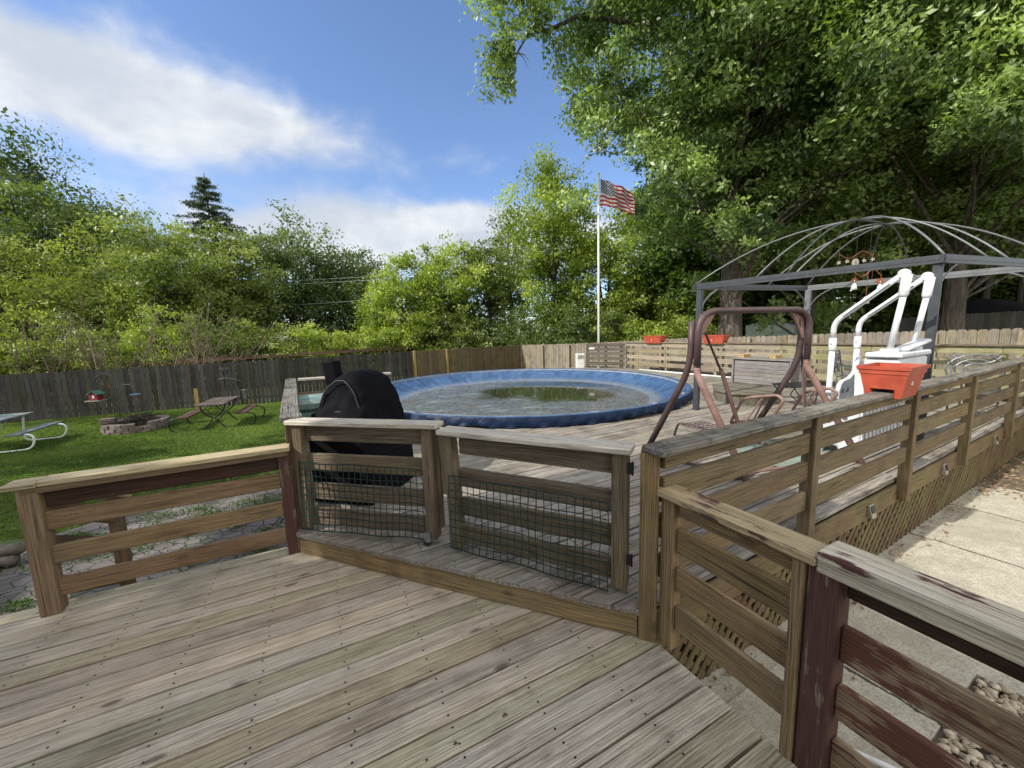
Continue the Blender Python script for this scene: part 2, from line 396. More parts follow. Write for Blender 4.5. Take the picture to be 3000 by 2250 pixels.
def tree(name, label, base, H, cz, rad, nleaf, ls, mat, seed, tr=.2, ncl=90, bark=None, group=None, lobes=(), cat='tree', trunks=1, clr=.17, zmin=None, limbr=1., limbn=.42, keep=None, lean=(0, 0), aspect=.48, mbase=None, limbs=(), reach=99):
    """crown: ellipsoid centred cz above base, half-axes rad; extra lobes (centre, radii, share)"""
    rng = np.random.default_rng(seed); rd = random.Random(seed)
    root = thing(name, label, cat, base, group)
    base = V(base); cc = np.array([base.x + lean[0], base.y + lean[1], base.z + cz]); rad = np.array(rad, float)
    # bumpy crown surface
    ph = rng.uniform(0, 6.28, 8); fr = rng.integers(2, 5, (8, 2))
    def pts(n, c, r):
        d = rng.normal(size=(n, 3)); d /= np.linalg.norm(d, axis=1)[:, None]
        az = np.arctan2(d[:, 1], d[:, 0]); el = np.arcsin(d[:, 2])
        mlt = 1 + sum(.085 * np.cos(fr[i, 0] * az + fr[i, 1] * el * 1.5 + ph[i]) for i in range(8))
        rr = rng.uniform(.12, 1, n) ** .45 * np.clip(mlt, .6, 1.16)
        return c + d * r * rr[:, None] * .95
    cl = [pts(ncl, cc, rad)]
    cr = [np.full(ncl, clr * rad.mean())]
    for c, r, k in lobes:
        cl.append(pts(k, np.array(c, float), np.array(r, float))); cr.append(np.full(k, max(.28 * np.mean(r), .25)))
    cl = np.concatenate(cl); cr = np.concatenate(cr) * rng.uniform(.55, 1.35, len(cl))
    if keep is not None: ok = keep(cl); cl = cl[ok]; cr = cr[ok]
    if zmin is not None: ok = cl[:, 2] > zmin; cl = cl[ok]; cr = cr[ok]
    # leaves hang in sprays round each cluster centre
    w = cr ** 1.6; idx = rng.choice(len(cl), nleaf, p=w / w.sum())
    sub = 14
    so_ = rng.normal(size=(len(cl), sub, 3)) * .62; si = rng.integers(0, sub, nleaf)
    sn = rng.normal(size=(len(cl), sub, 3)); sn[:, :, 2] = sn[:, :, 2] * .8 + .25; sn /= np.linalg.norm(sn, axis=2)[:, :, None]; sn = sn[idx, si]
    off = so_[idx, si] + rng.normal(size=(nleaf, 3)) * .36
    off[:, 2] *= .62
    P = cl[idx] + off * cr[idx][:, None]
    tone = rng.normal(.45, .22, len(cl))[idx] + rng.normal(0, .15, nleaf) + off[:, 2] * .08
    if keep is not None:
        ok = keep(P); P = P[ok]; tone = tone[ok]; sn = sn[ok]
    leaf_object('crown', P, ls, mat, root, tone, rng=rng, aspect=aspect, coh=sn)
    mb = MB()
    for t in range(trunks):
        bx = V(base) + (V((rd.uniform(-1, 1), rd.uniform(-1, 1), 0)) * tr * 3 if trunks > 1 else V((0, 0, 0)))
        topz = cz + rad[2] * .45
        top = V((cc[0] + rd.uniform(-.1, .1) * rad[0] * (2 if trunks > 1 else 1), cc[1], base.z + topz))
        mid = bx.lerp(top, .45) + V((rd.uniform(-1, 1), rd.uniform(-1, 1), 0)) * tr * 1.2
        ax = [bx - V((0, 0, .3))] + arc(bx, mid, top, 10)
        rs = [tr * 1.35] + [tr * (1.12 - .95 * (i / 10) ** .9) for i in range(11)]
        mb.tube(ax, rs, 10)
        ids = sorted(range(len(cl)), key=lambda i: rng.random())[: max(8, int(len(cl) * limbn)) // trunks]
        for i in ids:
            c = V(cl[i]); hd = math.hypot(c.x - bx.x, c.y - bx.y); f = min(.95, max(.18, (c.z - base.z - .42 * hd * rd.uniform(.7, 1.2)) / (topz + .1)))
            st = ax[1 + int(f * 10)] if int(f * 10) < 10 else ax[-1]
            ln = (c - st).length
            if hd > reach: continue
            if ln < .3 or (name != 'spruce_tree' and st.z > c.z + 3): continue
            md = st.lerp(c, .5) + V((rd.uniform(-.12, .12), rd.uniform(-.12, .12), rd.uniform(-.05, .2))) * ln
            r0 = tr * (.12 + .35 * (1 - f)) * rd.uniform(.5, 1.1) * limbr
            aa = arc(st, md, c, 6)
            mb.tube(aa, [r0 * (1 - .8 * k / 6) + .004 for k in range(7)], 5, cap=False)
            for q in range(3):
                s0 = aa[rd.randint(3, 6)]; e = s0 + V((rd.gauss(0, 1), rd.gauss(0, 1), rd.gauss(0, .6))) * cr[i] * 1.1
                mb.tube([s0, s0.lerp(e, .5) + V((0, 0, rd.uniform(-.1, .1))), e], [r0 * .3 + .004, r0 * .2 + .003, .003], 4, cap=False)
    for lp in limbs:
        lp = [V(p) for p in lp]; k = len(lp); mb.tube(lp, [.11 * (1 - .85 * i / (k - 1)) for i in range(k)], 7, cap=False)
        for _ in range(16):
            s0 = lp[rd.randint(k // 2, k - 1)]; e = s0 + V((rd.gauss(-.3, .8), rd.gauss(0, .5), rd.gauss(-.2, .7))); mb.tube([s0, s0.lerp(e, .5) + V((0, 0, .12)), e], [.025, .015, .004], 4, cap=False)
    mb.build('trunk', bark or M_BARKD, root, smooth=True)
    return root

# ------------------------------------------------------------------ frames of reference
U1 = V((.892, .453, 0)); V1 = V((-.453, .892, 0)); W1 = V((.453, -.892, 0))
a_ = R(28.6); U2 = V((math.cos(a_), math.sin(a_), 0)); N2 = V((math.sin(a_), -math.cos(a_), 0)); O2 = V((.75, 2.045, 0))
Z = V((0, 0, 1))
def P2(s, o, z=0.): return O2 + U2 * s + N2 * o + Z * z
ZD = .18    # upper deck top
ZC = -.55   # concrete
ZL = -.70   # lawn
POOL = V((.29, 10.65, 0)); PR = 4.28; PRIM = .39

def clip_poly(poly, p, n):
    """keep the side where (q-p).n<=0"""
    out = []
    for i in range(len(poly)):
        a, b = poly[i], poly[(i + 1) % len(poly)]; da, db = (a - p).dot(n), (b - p).dot(n)
        if da <= 0: out.append(a)
        if da * db < 0: out.append(a.lerp(b, da / (da - db)))
    return out

def deck_boards(mb, origin, u, v, rng_v, rng_u, pitch, gap, z, t, clips, brk=3.6, nails=True, hole=None):
    k = 0
    nv = int((rng_v[1] - rng_v[0]) / pitch)
    for i in range(nv):
        v0 = rng_v[0] + i * pitch; v1 = v0 + pitch - gap * random.uniform(.6, 1.5)
        x = rng_u[0] + (random.uniform(-brk, 0) if brk < 10 else 0); lift = random.uniform(-.003, .003)
        while x < rng_u[1]:
            x1 = x + random.choice((brk, brk * 1.3, brk * .8))
            segs = [(x + .002, x1 - .002)]
            if hole:
                hc, hr = hole; vm = (v0 + v1) / 2; h0 = (hc - origin).dot(u); hv = (hc - origin).dot(v)
                if abs(vm - hv) < hr:
                    d = math.sqrt(hr * hr - (vm - hv) ** 2); ns = []
                    for a, b in segs:
                        if b < h0 - d or a > h0 + d: ns.append((a, b))
                        else:
                            if a < h0 - d: ns.append((a, h0 - d))
                            if b > h0 + d: ns.append((h0 + d, b))
                    segs = ns
            for a, b in segs:
                poly = [origin + u * a + v * v0, origin + u * b + v * v0, origin + u * b + v * v1, origin + u * a + v * v1]
                for p, n in clips:
                    poly = clip_poly(poly, p, n)
                    if len(poly) < 3: break
                if len(poly) < 3: continue
                ox, oy = random.uniform(0, 60), random.uniform(0, 30)
                def wc(p, zz): return (ox + (p - origin).dot(u), oy + (p - origin).dot(v) - v0, zz)
                n = len(poly); zt = z + lift
                vs = [p + Z * (zt - t) for p in poly] + [p + Z * zt for p in poly]
                ws = [wc(p, 0) for p in poly] + [wc(p, .03) for p in poly]
                mb.add(vs, [tuple(range(n - 1, -1, -1)), tuple(range(n, 2 * n))] + [(j, (j + 1) % n, (j + 1) % n + n, j + n) for j in range(n)], ws)
            if nails:
                for j in range(int((x1 - x) / .41)):
                    for fv in (.2, .8):
                        q = origin + u * (math.floor(x / .41) * .41 + j * .41 + random.uniform(-.012, .012)) + v * (v0 + (v1 - v0) * fv + random.uniform(-.008, .008))
                        if any((q - p).dot(n) > -.01 for p, n in clips): continue
                        if hole and (q - hole[0]).length < hole[1]: continue
                        if q.length > 5.5: continue
                        r = .0060
                        vs = [q + V((math.cos(a) * r, math.sin(a) * r, z + lift + .0012)) for a in [q_ * math.pi / 3 for q_ in range(6)]]
                        mb.add(vs, [tuple(range(6))], mi=1)
            x = x1

# ================================================================== SETTING
# --- ground sheet
def zfun(x, y):
    d = max(0., (y - 13.5) + .1 * (x + 10)) if x < -2 else 0
    z = ZL - .05 * min(d, 5)
    return z
def ground():
    def axis(lo, hi, fine_lo, fine_hi, step):
        a = list(np.arange(fine_lo, fine_hi + .01, step)); q = fine_lo; s = step
        left = []
        while q > lo: s *= 1.7; q -= s; left.append(q)
        q = fine_hi; s = step; right = []
        while q < hi: s *= 1.7; q += s; right.append(q)
        return left[::-1] + a + right
    xs = axis(-900, 900, -24, 6, .5); ys = axis(-900, 900, -6, 26, .5)
    vs = [(x, y, zfun(x, y) + random.uniform(-.012, .012)) for y in ys for x in xs]
    nx = len(xs); fs = [(j * nx + i, j * nx + i + 1, (j + 1) * nx + i + 1, (j + 1) * nx + i) for j in range(len(ys) - 1) for i in range(nx - 1)]
    mt, n, b = newmat('lawn_ground')
    geo = n.node('ShaderNodeNewGeometry').outputs['Position']
    a = n.noise(geo, .9, 5, .65); f = n.noise(geo, 35, 5, .7); sx = n.node('ShaderNodeSeparateXYZ', {0: geo})
    c = n.mix(n.ramp(a, .35, .65), (.06, .12, .025), (.12, .19, .04))
    c = n.mix(n.ramp(f, .45, .75), c, (.10, .10, .04))
    wood_ = n.math('MULTIPLY', n.ramp(n.math('ADD', sx.outputs[1], n.math('MULTIPLY', sx.outputs[0], -.55)), 22.5, 25), 1)
    c = n.mix(wood_, c, n.mix(f, (.06, .05, .03), (.13, .13, .05)))
    right = n.ramp(sx.outputs[0], 5.5, 6.5)
    c = n.mix(right, c, n.mix(f, (.05, .045, .03), (.16, .15, .08)))
    n.put(b.inputs['Base Color'], c); b.inputs['Roughness'].default_value = .95
    n.l.new(n.bump(f, .8, .05), b.inputs['Normal'])
    MB().add(vs, fs).build('lawn', mt, kind='structure')
ground()

# --- grass blades on the visible lawn
def grass():
    n = 210000
    y = RNG.uniform(3.6, 16.5, n * 2); x = RNG.uniform(-20, -1.6, n * 2)
    ok = (x > -1.38 * y - .5) & (y < 12.5 + .479 * (x + 17) - .1)
    x, y = x[ok], y[ok]
    pav = (y - (4.9 + .31 * (x + 6.05)) < 0) | ((x > -3.9) & (y < 4.6 - (x + 3.9) * 1.8 + 2.2) & (x > -2.0))
    x, y = x[~pav][:n], y[~pav][:n]
    z = np.array([zfun(a, b) for a, b in zip(x, y)])
    s = RNG.uniform(.018, .042, len(x))
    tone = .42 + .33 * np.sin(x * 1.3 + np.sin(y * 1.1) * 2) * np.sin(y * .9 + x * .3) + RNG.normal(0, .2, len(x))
    nv = RNG.normal(size=(len(x), 3)); nv[:, 2] *= .35; nv /= np.linalg.norm(nv, axis=1)[:, None]
    C = np.stack([x, y, z + s * .6], 1)
    a = np.stack([RNG.normal(0, .35, len(x)), RNG.normal(0, .35, len(x)), np.ones(len(x))], 1)
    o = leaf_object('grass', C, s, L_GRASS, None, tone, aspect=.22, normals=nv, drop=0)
    o['label'] = 'short green grass covering the shaded back lawn'; o['category'] = 'grass'; o['kind'] = 'stuff'
grass()

# --- pavers of the patio on the left
def pavers():
    mt, n, b = newmat('patio_pavers')
    geo = n.node('ShaderNodeNewGeometry').outputs['Position']
    wv = n.node('ShaderNodeTexNoise', {'Vector': geo, 'Scale': 2.2, 'Detail': 3}).outputs['Color']
    g2 = n.vadd(geo, n.vmul(wv, (.07, .07, 0)))
    vo = n.node('ShaderNodeTexVoronoi', {'Vector': n.vmul(g2, (1.0, 1.35, 0)), 'Scale': 5.2}, feature='DISTANCE_TO_EDGE')
    vc = n.node('ShaderNodeTexVoronoi', {'Vector': n.vmul(g2, (1.0, 1.35, 0)), 'Scale': 5.2})
    edge = n.ramp(vo.outputs['Distance'], .010, .05)
    f = n.noise(geo, 45, 5, .7); a = n.noise(geo, 3, 4, .6)
    hb = n.node('ShaderNodeSeparateColor', {0: vc.outputs['Color']}).outputs[0]
    c = n.mix(hb, (.125, .11, .105), (.20, .175, .165)); c = n.mix(n.math('MULTIPLY', f, .5), c, (.12, .11, .11))
    c = n.mix(n.math('MULTIPLY', n.ramp(a, .5, .7), .5), c, (.16, .14, .11))
    c = n.mix(edge, n.mix(n.ramp(a, .4, .6), (.035, .03, .022), (.05, .075, .02)), c)
    n.put(b.inputs['Base Color'], c); b.inputs['Roughness'].default_value = .9
    n.l.new(n.bump(n.math('ADD', n.math('MULTIPLY', edge, 1), n.math('MULTIPLY', f, .25)), .8, .012), b.inputs['Normal'])
    poly = [(-9.5, -3), (-1.6, -3), (-1.2, 4.2), (-3.3, 6.3), (-3.9, 6.05), (-4.9, 5.65), (-5.8, 5.1), (-6.1, 4.5), (-7.5, 3.6), (-9.5, 2.8)]
    MB().prism(poly, -.75, -.63).build('patio', mt, kind='structure')
    # weeds in the joints
    rng = np.random.default_rng(5); Cs = []; 
    def ins(x, y):
        return y < 4.9 + .31 * (x + 6.05) and y > -.2 * x + .3
    cnt = 0
    while cnt < 75:
        x, y = rng.uniform(-7, -1.9), rng.uniform(2.6, 6.1)
        if not ins(x, y): continue
        if (V((x, y, 0)) - V((-3.51, 2.38, 0))).dot(V1) < .05 and x > -3.6: continue
        cnt += 1; r = rng.uniform(.05, .15); k = int(rng.integers(110, 260) * (r / .1))
        d = rng.normal(size=(k, 3)) * [r, r * .7, r * .35]; d[:, 2] = np.abs(d[:, 2])
        Cs.append(d + [x, y, -.625])
    C = np.concatenate(Cs)
    o = leaf_object('weeds', C, .017, L_WEED, None, rng.uniform(.2, .9, len(C)), aspect=.4)
    o['label'] = 'tufts of green weeds growing in the joints of the patio'; o['category'] = 'weeds'; o['kind'] = 'stuff'
pavers()

# --- concrete walk on the right
def concrete():
    mt, n, b = newmat('old_concrete')
    geo = n.node('ShaderNodeNewGeometry').outputs['Position']
    rot = n.node('ShaderNodeVectorRotate', {'Vector': geo, 'Angle': -R(28.6) + .0}); rot.rotation_type = 'Z_AXIS'
    g = rot.outputs[0]; s = n.node('ShaderNodeSeparateXYZ', {0: g})
    f = n.noise(geo, 90, 5, .75); m_ = n.noise(geo, 7, 5, .7); st = n.noise(n.vmul(g, (25, 160, 25)), 1, 3, .7)
    c = n.mix(n.ramp(m_, .3, .7), (.40, .375, .30), (.52, .49, .40))
    c = n.mix(n.ramp(f, .46, .66), c, (.19, .165, .125)); c = n.mix(n.math('MULTIPLY', n.ramp(n.noise(geo, 1.4, 6, .7), .48, .62), .35), c, (.26, .23, .17)); c = n.mix(n.math('MULTIPLY', n.ramp(st, .55, .7), .45), c, (.23, .21, .17))
    # joints along and across
    w = n.noise(geo, 5, 4, .7); wj = n.math('MULTIPLY', n.math('SUBTRACT', w, .5), .09)
    jx = n.math('ABSOLUTE', n.math('SUBTRACT', n.math('FRACT', n.math('DIVIDE', n.math('ADD', s.outputs[0], n.math('ADD', wj, .3)), 1.35)), .5))
    crk = n.ramp(jx, .004, .011)
    c = n.mix(crk, (.045, .04, .03), c)
    n.put(b.inputs['Base Color'], c); b.inputs['Roughness'].default_value = .92
    n.l.new(n.bump(n.math('ADD', n.math('MULTIPLY', f, .4), crk), .7, .008), b.inputs['Normal'])
    mb = MB()
    a, bq = P2(-4.5, .20), P2(6.75, .20); c1, d = P2(6.35, 5), P2(-4.5, 1.15)
    e = P2(1.9, 1.9); f_ = P2(.75, 1.15)
    mb.prism([(p.x, p.y) for p in (a, P2(-4.5, .88), P2(2.10, .90), P2(2.2, 2.5), P2(2.4, 5), c1, bq)], -.8, ZC)
    mb.build('concrete_walk', mt, kind='structure')
    MB().prism([(p.x, p.y) for p in (P2(-4.5, -.1), P2(-4.5, .194), P2(6.6, .194), P2(6.6, -.1))], -.8, ZC - .012).build('concrete_kerb', mt, kind='structure')
    # gravel bed and leaf litter
    mt2, n, b = newmat('gravel_bed_soil')
    geo = n.node('ShaderNodeNewGeometry').outputs['Position']; f = n.noise(geo, 30, 5, .7)
    n.put(b.inputs['Base Color'], n.mix(f, (.07, .055, .04), (.22, .18, .13))); b.inputs['Roughness'].default_value = 1
    MB().prism([(p.x, p.y) for p in (P2(-4.5, .8), P2(-4.5, 7), P2(14, 7), P2(14, -.1), P2(6.3, -.1), P2(6.3, 4.9), P2(2.3, 4.9), P2(2.0, .8))], -.85, ZC - .03).build('gravel_bed', mt2, kind='structure')
    # stones
    rng = random.Random(3); mbs = MB()
    ico = []
    def stone(p, r):
        u = rng.uniform(0, 6.28); sx, sy, sz = r * rng.uniform(.8, 1.4), r * rng.uniform(.6, 1), r * rng.uniform(.4, .7)
        vs, fs = [], []
        for i in range(5):
            th = math.pi * (i / 4); rr = math.sin(th) if 0 < i < 4 else .01
            for k in range(7):
                a = 2 * math.pi * k / 7; j = rng.uniform(.88, 1.1)
                x, y, z = math.cos(a) * rr * sx * j, math.sin(a) * rr * sy * j, math.cos(th) * sz
                vs.append(p + V((x * math.cos(u) - y * math.sin(u), x * math.sin(u) + y * math.cos(u), z)))
        for i in range(4):
            for k in range(7): fs.append((i * 7 + k, (i + 1) * 7 + k, (i + 1) * 7 + (k + 1) % 7, i * 7 + (k + 1) % 7))
        mbs.add(vs, fs)
    for _ in range(5200):
        s, o = rng.uniform(.2, 2.12), rng.uniform(.93, 2.6)
        if s > 2.09 + (o - .9) * .06: continue
        stone(P2(s, o, ZC - .012 + rng.uniform(0, .022)), rng.uniform(.014, .032))
    mt3, n, b = newmat('river_stones')
    br = n.attr('br', 'Fac'); geo = n.node('ShaderNodeNewGeometry').outputs['Position']; f = n.noise(geo, 40, 4, .6)
    c = n.mix(br, (.24, .19, .13), (.62, .54, .40)); n.put(b.inputs['Base Color'], n.mix(n.math('MULTIPLY', f, .5), c, (.2, .15, .1))); b.inputs['Roughness'].default_value = .7
    g = mbs.build('gravel', mt3, smooth=True); g['label'] = 'rounded tan river stones filling the bed beside the concrete'; g['category'] = 'gravel'; g['kind'] = 'stuff'
    rg = np.random.default_rng(8)
    n1 = 5200; s = rg.uniform(6.3, 11.5, n1); o = rg.uniform(-.05, 1.9, n1) ** 1.0
    C = [tuple(P2(a, b_, ZC - .015 + rg.uniform(0, .03))) for a, b_ in zip(s, o)]
    n2 = 300; s = rg.uniform(-1, 6.6, n2); o = .05 + np.abs(rg.normal(0, .10, n2))
    C += [tuple(P2(a, b_, ZC + .008 + rg.uniform(0, .015))) for a, b_ in zip(s, o)]
    n3 = 26; C += [tuple(P2(rg.uniform(.8, 6), rg.uniform(.4, 3), ZC + .008)) for _ in range(n3)]
    C = np.array(C)
    lf = leaf_object('fallen_leaves', C, .023, L_DRY, None, rg.uniform(0, 1, len(C)), upbias=1.5, rng=rg)
    lf['label'] = 'dry brown fallen leaves strewn along the foot of the lattice'; lf['category'] = 'leaves'; lf['kind'] = 'stuff'
concrete()

pp = MB().tube([V((1.66, 1.90, ZC + .02)), V((2.15, 1.56, ZC + .02))], .016, 8).build('pipe', M_PVC, None, smooth=True)
pp['label'] = 'short white pipe lying on the concrete beneath the red railing'; pp['category'] = 'pipe'

# --- near deck
def near_deck():
    mb = MB()
    org = V((-3.51, 2.38, 0))
    # clip planes : left edge is the V1 limit, beam line, right edge
    bA, bB = V((-1.826, 3.028, 0)), V((.719, 2.014, 0)); bd = (bB - bA).normalized(); bn = V((-bd.y, bd.x, 0))
    if bn.y < 0: bn = -bn
    clips = [(bA + bn * .035, bn), (V((.785, 2.0, 0)), U1)]
    deck_boards(mb, org - V1 * 0.0, U1, -V1, (0, 5.2), (-4.0, 6.0), .1445, .010, 0, .035, clips, 12)
    mb.build('near_deck', [M_DECK, M_NAIL], kind='structure', bevel=.003)
    # framing under the right edge
    mb = MB()
    p0 = V((.75, 1.985, 0)) - U1 * .02; p1 = p0 + W1 * 3.4
    mb.board(p0 + V((0, 0, -.14)), p1 + V((0, 0, -.14)), Z, .19, .038)
    mb.board(org + V((0, 0, -.13)) - U1 * 3 - V1 * .03, org + U1 * 1.9 - V1 * .03 + V((0, 0, -.13)), Z, .18, .038)
    mb.build('deck_skirt_board', M_RAIL, kind='structure', bevel=.004)
near_deck()

# --- upper deck round the pool
def upper_deck():
    mb = MB()
    bA, bB = V((-1.826, 3.028, 0)), V((.719, 2.014, 0)); bd = (bB - bA).normalized(); bn = V((-bd.y, bd.x, 0))
    clips = [(bA + bn * -.012, -bn), (P2(0, .0), N2), (P2(-.6, 0) - U2 * 4.1, -U2)]
    # left edge runs from the beam end along -N2
    clips[2] = (V((-1.86, 3.06, 0)), -U2)
    clips.append((P2(10.2, 0), U2)); clips.append((P2(0, -17.2), -N2))
    # the strip left of the gate up to the far left corner stays covered
    cs = (POOL - O2).dot(U2)
    deck_boards(mb, O2, U2, -N2, (-.02, 17.3), (-4.4, 10.4), .1445, .013, ZD, .032, [c_ for c_ in clips[:4]] + [(P2(cs, 0), U2), (P2(0, -5.67), -N2)], 3.4, nails=True, hole=(POOL, PR - .12))
    deck_boards(mb, O2, U2, -N2, (-.02, 17.3), (-4.4, 10.4), .1445, .013, ZD, .032, [clips[1], clips[3], (P2(cs, 0), -U2), (P2(0, -12.2), -N2)], 3.4, nails=False, hole=(POOL, PR - .12))
    mb.build('pool_deck', [M_UPDECK, M_NAIL], kind='structure', bevel=.003)
    mb = MB()
    mb.board(bA + V((0, 0, .077)) + bn * .02, bB - bd * .035 + V((0, 0, .077)) + bn * .02, Z, .148, .040)
    mb.build('step_beam', M_BEAM, kind='structure', bevel=.004)
    mb = MB()
    mb.board(P2(.05, .012, .035), P2(10.2, .012, .035), Z, .20, .030)
    mb.build('fascia_board', M_FASC, kind='structure', bevel=.003)
    mb = MB(); mb.board(V((-1.84, 3.05, .03)), V((-1.84, 3.05, .03)) - N2 * 3.4, Z, .22, .03); mb.build('fascia_board', M_FASC, kind='structure')
    # near-black sheet added in place of the shade under the decks
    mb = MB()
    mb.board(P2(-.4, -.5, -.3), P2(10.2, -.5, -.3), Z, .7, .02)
    mb.build('underdeck_shade', M_GAPSHADE, kind='structure')
upper_deck()

# --- lattice
def lattice():
    t = thing('lattice_skirt', 'reddish brown diagonal lattice skirting below the long deck railing', 'lattice', P2(0, 0, ZC))
    z0, z1 = ZC + .0, -.03; h = z1 - z0
    for lay, (sg, off) in enumerate(((1, .012), (-1, .004))):
        mb = MB(); s = -1.6
        while s < 10.6:
            ds = h * .95
            a, b = (s, s + ds) if sg > 0 else (s + ds, s)
            j = random.uniform(-.006, .006)
            zt = z1 + random.uniform(-.01, .03)
            mb.board(P2(a + j, off, z0), P2(b + j, off, zt), U2, .050, .008)
            s += .128
        mb.build('slat_layer', M_LATT, t)
    mb = MB(); mb.board(P2(-.3, -.012, z0 + .02), P2(10.4, -.012, z0 + .02), Z, .05, .02); mb.build('bottom_strip', M_LATT, t)
lattice()

# ================================================================== RAILINGS
def post(parent, p, z0, z1, mat, sz=.09, rz=0., name='post', lean=(0, 0)):
    mb = MB(); a = V((p[0], p[1], z0)); b = V((p[0] + lean[0], p[1] + lean[1], z1))
    mb.board(a, b, V((math.cos(rz), math.sin(rz), 0)), sz, sz)
    return mb.build(name, mat, parent, bevel=.005)

# long railing on the right of the pool deck
def long_rail():
    t = thing('deck_railing', 'long mossy brown railing of horizontal boards running right beside the concrete', 'railing', P2(0, 0, 0), )
    ss = [1.66, 3.63, 5.53, 7.71, 9.85]
    for s in ss: post(t, P2(s, .058), -.03 if s > 2 else -.02, 1.12, M_LONG, .09, a_)
    xs = [.004] + ss
    for i in range(len(xs) - 1):
        s0, s1 = xs[i] + .046 * (i > 0) + .03 * (i == 0), xs[i + 1] - .046
        mb = MB(); mb.board(P2(s0, .055, 1.075), P2(s1, .055, 1.075), Z, .088, .038); mb.build('rail', M_LONG, t, bevel=.004)
        for z in (.905, .695, .455):
            mb = MB(); mb.board(P2(s0, .050, z + random.uniform(-.005, .005)), P2(s1, .050, z + random.uniform(-.006, .006)), Z, .146, .038, nseg=3, warp=.002); mb.build('rail', M_LONG, t, bevel=.005)
    mb = MB(); mb.board(P2(-.05, .055, 1.141), P2(5.35, .055, 1.141), N2, .15, .038, nseg=4, warp=.002); mb.build('cap_board', M_OLDCAP, t, bevel=.007)
    mb = MB(); mb.board(P2(5.36, .055, 1.141), P2(10.3, .055, 1.141), N2, .15, .038); mb.build('cap_board', M_OLDCAP, t, bevel=.007)
    # tall corner post by the gate
    q = V((.752, 2.045, 0))
    post(t, q, -.25, 1.12, M_RAILR, .10, R(-21.7))
long_rail()

def lower_rail():
    B0 = V((.815, 1.96, 0)) + U1 * .045
    def q(s, o, z): return B0 + W1 * s + U1 * o + Z * z
    t = thing('deck_railing', 'golden brown low railing of wide boards in the right foreground with worn red streaked cap', 'railing', q(0, 0, 0))
    for s in (.0,): post(t, q(s, 0, 0), .0, .885, M_RAILR, .085, math.atan2(W1.y, W1.x))
    mb = MB(); mb.board(q(.64, -.02, -.2), q(.64, -.02, .885), W1, .042, .09); mb.build('post', M_RAILR, t, bevel=.004)
    mb = MB(); mb.board(q(.05, .005, .835), q(.618, .005, .835), Z, .088, .036); mb.build('rail', M_RAILR, t, bevel=.004)
    for z in (.655, .430, .200):
        mb = MB(); mb.board(q(.044, .0, z), q(.618, .0, z - .005), Z, .142, .036); mb.build('rail', M_RAILR, t, bevel=.005)
    mb = MB(); mb.board(q(-.07, .0, .905), q(.70, .0, .908), U1, .15, .038, nseg=2, warp=.001); mb.build('cap_board', M_LCAP, t, bevel=.006)
    # red section
    t2 = thing('deck_railing', 'dark red stained railing with peeling whitish cap in the bottom right corner', 'railing', q(.75, 0, 0))
    post(t2, q(.718, .0, 0), -.25, .905, M_REDPOST, .10, math.atan2(W1.y, W1.x))
    mb = MB(); mb.board(q(.70, .0, .94), q(2.2, .0, .94), U1, .15, .040); mb.build('cap_board', M_REDCAP, t2, bevel=.008)
    mb = MB(); mb.board(q(.64 + .06, -.045, .895), q(2.2, -.045, .895), Z, .05, .036); mb.build('trim_board', M_REDCAP, t2, bevel=.004)
    mb = MB(); mb.board(q(.77, .03, .845), q(2.2, .03, .845), Z, .13, .036); mb.build('rail', M_DARKRED, t2, bevel=.004)
    for z in (.60, .355, .12):
        mb = MB(); mb.board(q(.77, .01, z), q(2.2, .01, z), Z, .142, .036); mb.build('rail', M_RED, t2, bevel=.005)
    post(t2, q(2.15, 0, 0), -.25, .92, M_RED, .09, math.atan2(W1.y, W1.x))
lower_rail()

def left_rail():
    p0 = V((-3.165, 2.405, 0))
    def q(s, o, z): return p0 + U1 * s + V1 * o + Z * z
    t = thing('deck_railing', 'brown railing with pale cap along the left edge of the near deck', 'railing', p0)
    post(t, q(0, .0, 0), 0, .89, M_RAIL, .10, math.atan2(U1.y, U1.x), lean=(-.0, 0))
    L = 1.43
    mb = MB(); mb.board(q(L + .0, .0, -.1), q(L, .0, .89), U1, .085, .05); mb.build('post', M_REDPOST, t, bevel=.004, label='dark red end post')
    mb = MB(); mb.board(q(-.10, .0, .913), q(.06, .0, .913), V1, .15, .036); mb.build('cap_board', M_CAP, t, bevel=.005)
    mb = MB(); mb.board(q(.063, .0, .915), q(L + .05, .0, .915), V1, .15, .038, nseg=2, warp=.001); mb.build('cap_board', M_CAP, t, bevel=.006)
    mb = MB(); mb.board(q(-.02, -.035, .873), q(L + .03, -.035, .873), Z, .04, .04); mb.build('trim_board', M_RAIL, t, bevel=.003)
    mb = MB(); mb.board(q(.05, .03, .80), q(L - .04, .03, .80), Z, .14, .036); mb.build('rail', M_DARKRED, t, bevel=.004)
    for z in (.645, .405, .17):
        mb = MB(); mb.board(q(.048, .0, z), q(L - .044, .0, z), Z, .126, .036); mb.build('rail', M_RAIL, t, bevel=.005)
    # sloping stair rail leading down to the pavers
    t2 = thing('stair_railing', 'sloping brown handrail with its own post stepping down to the pavers behind left corner post', 'railing', q(0, .7, ZL))
    def s2(o, z): return q(.02, o, z)
    post(t2, s2(.95, 0), ZL, .40, M_RAIL, .09, math.atan2(U1.y, U1.x))
    mb = MB(); mb.board(s2(.08, .84), s2(1.12, .38), U1, .13, .036); mb.build('cap_board', M_CAP, t2, bevel=.004)
    for z in (.72, .45, .15):
        mb = MB(); mb.board(s2(.05, z), s2(.90, z - .42), Z, .13, .036); mb.build('rail', M_RAIL, t2, bevel=.004)
left_rail()

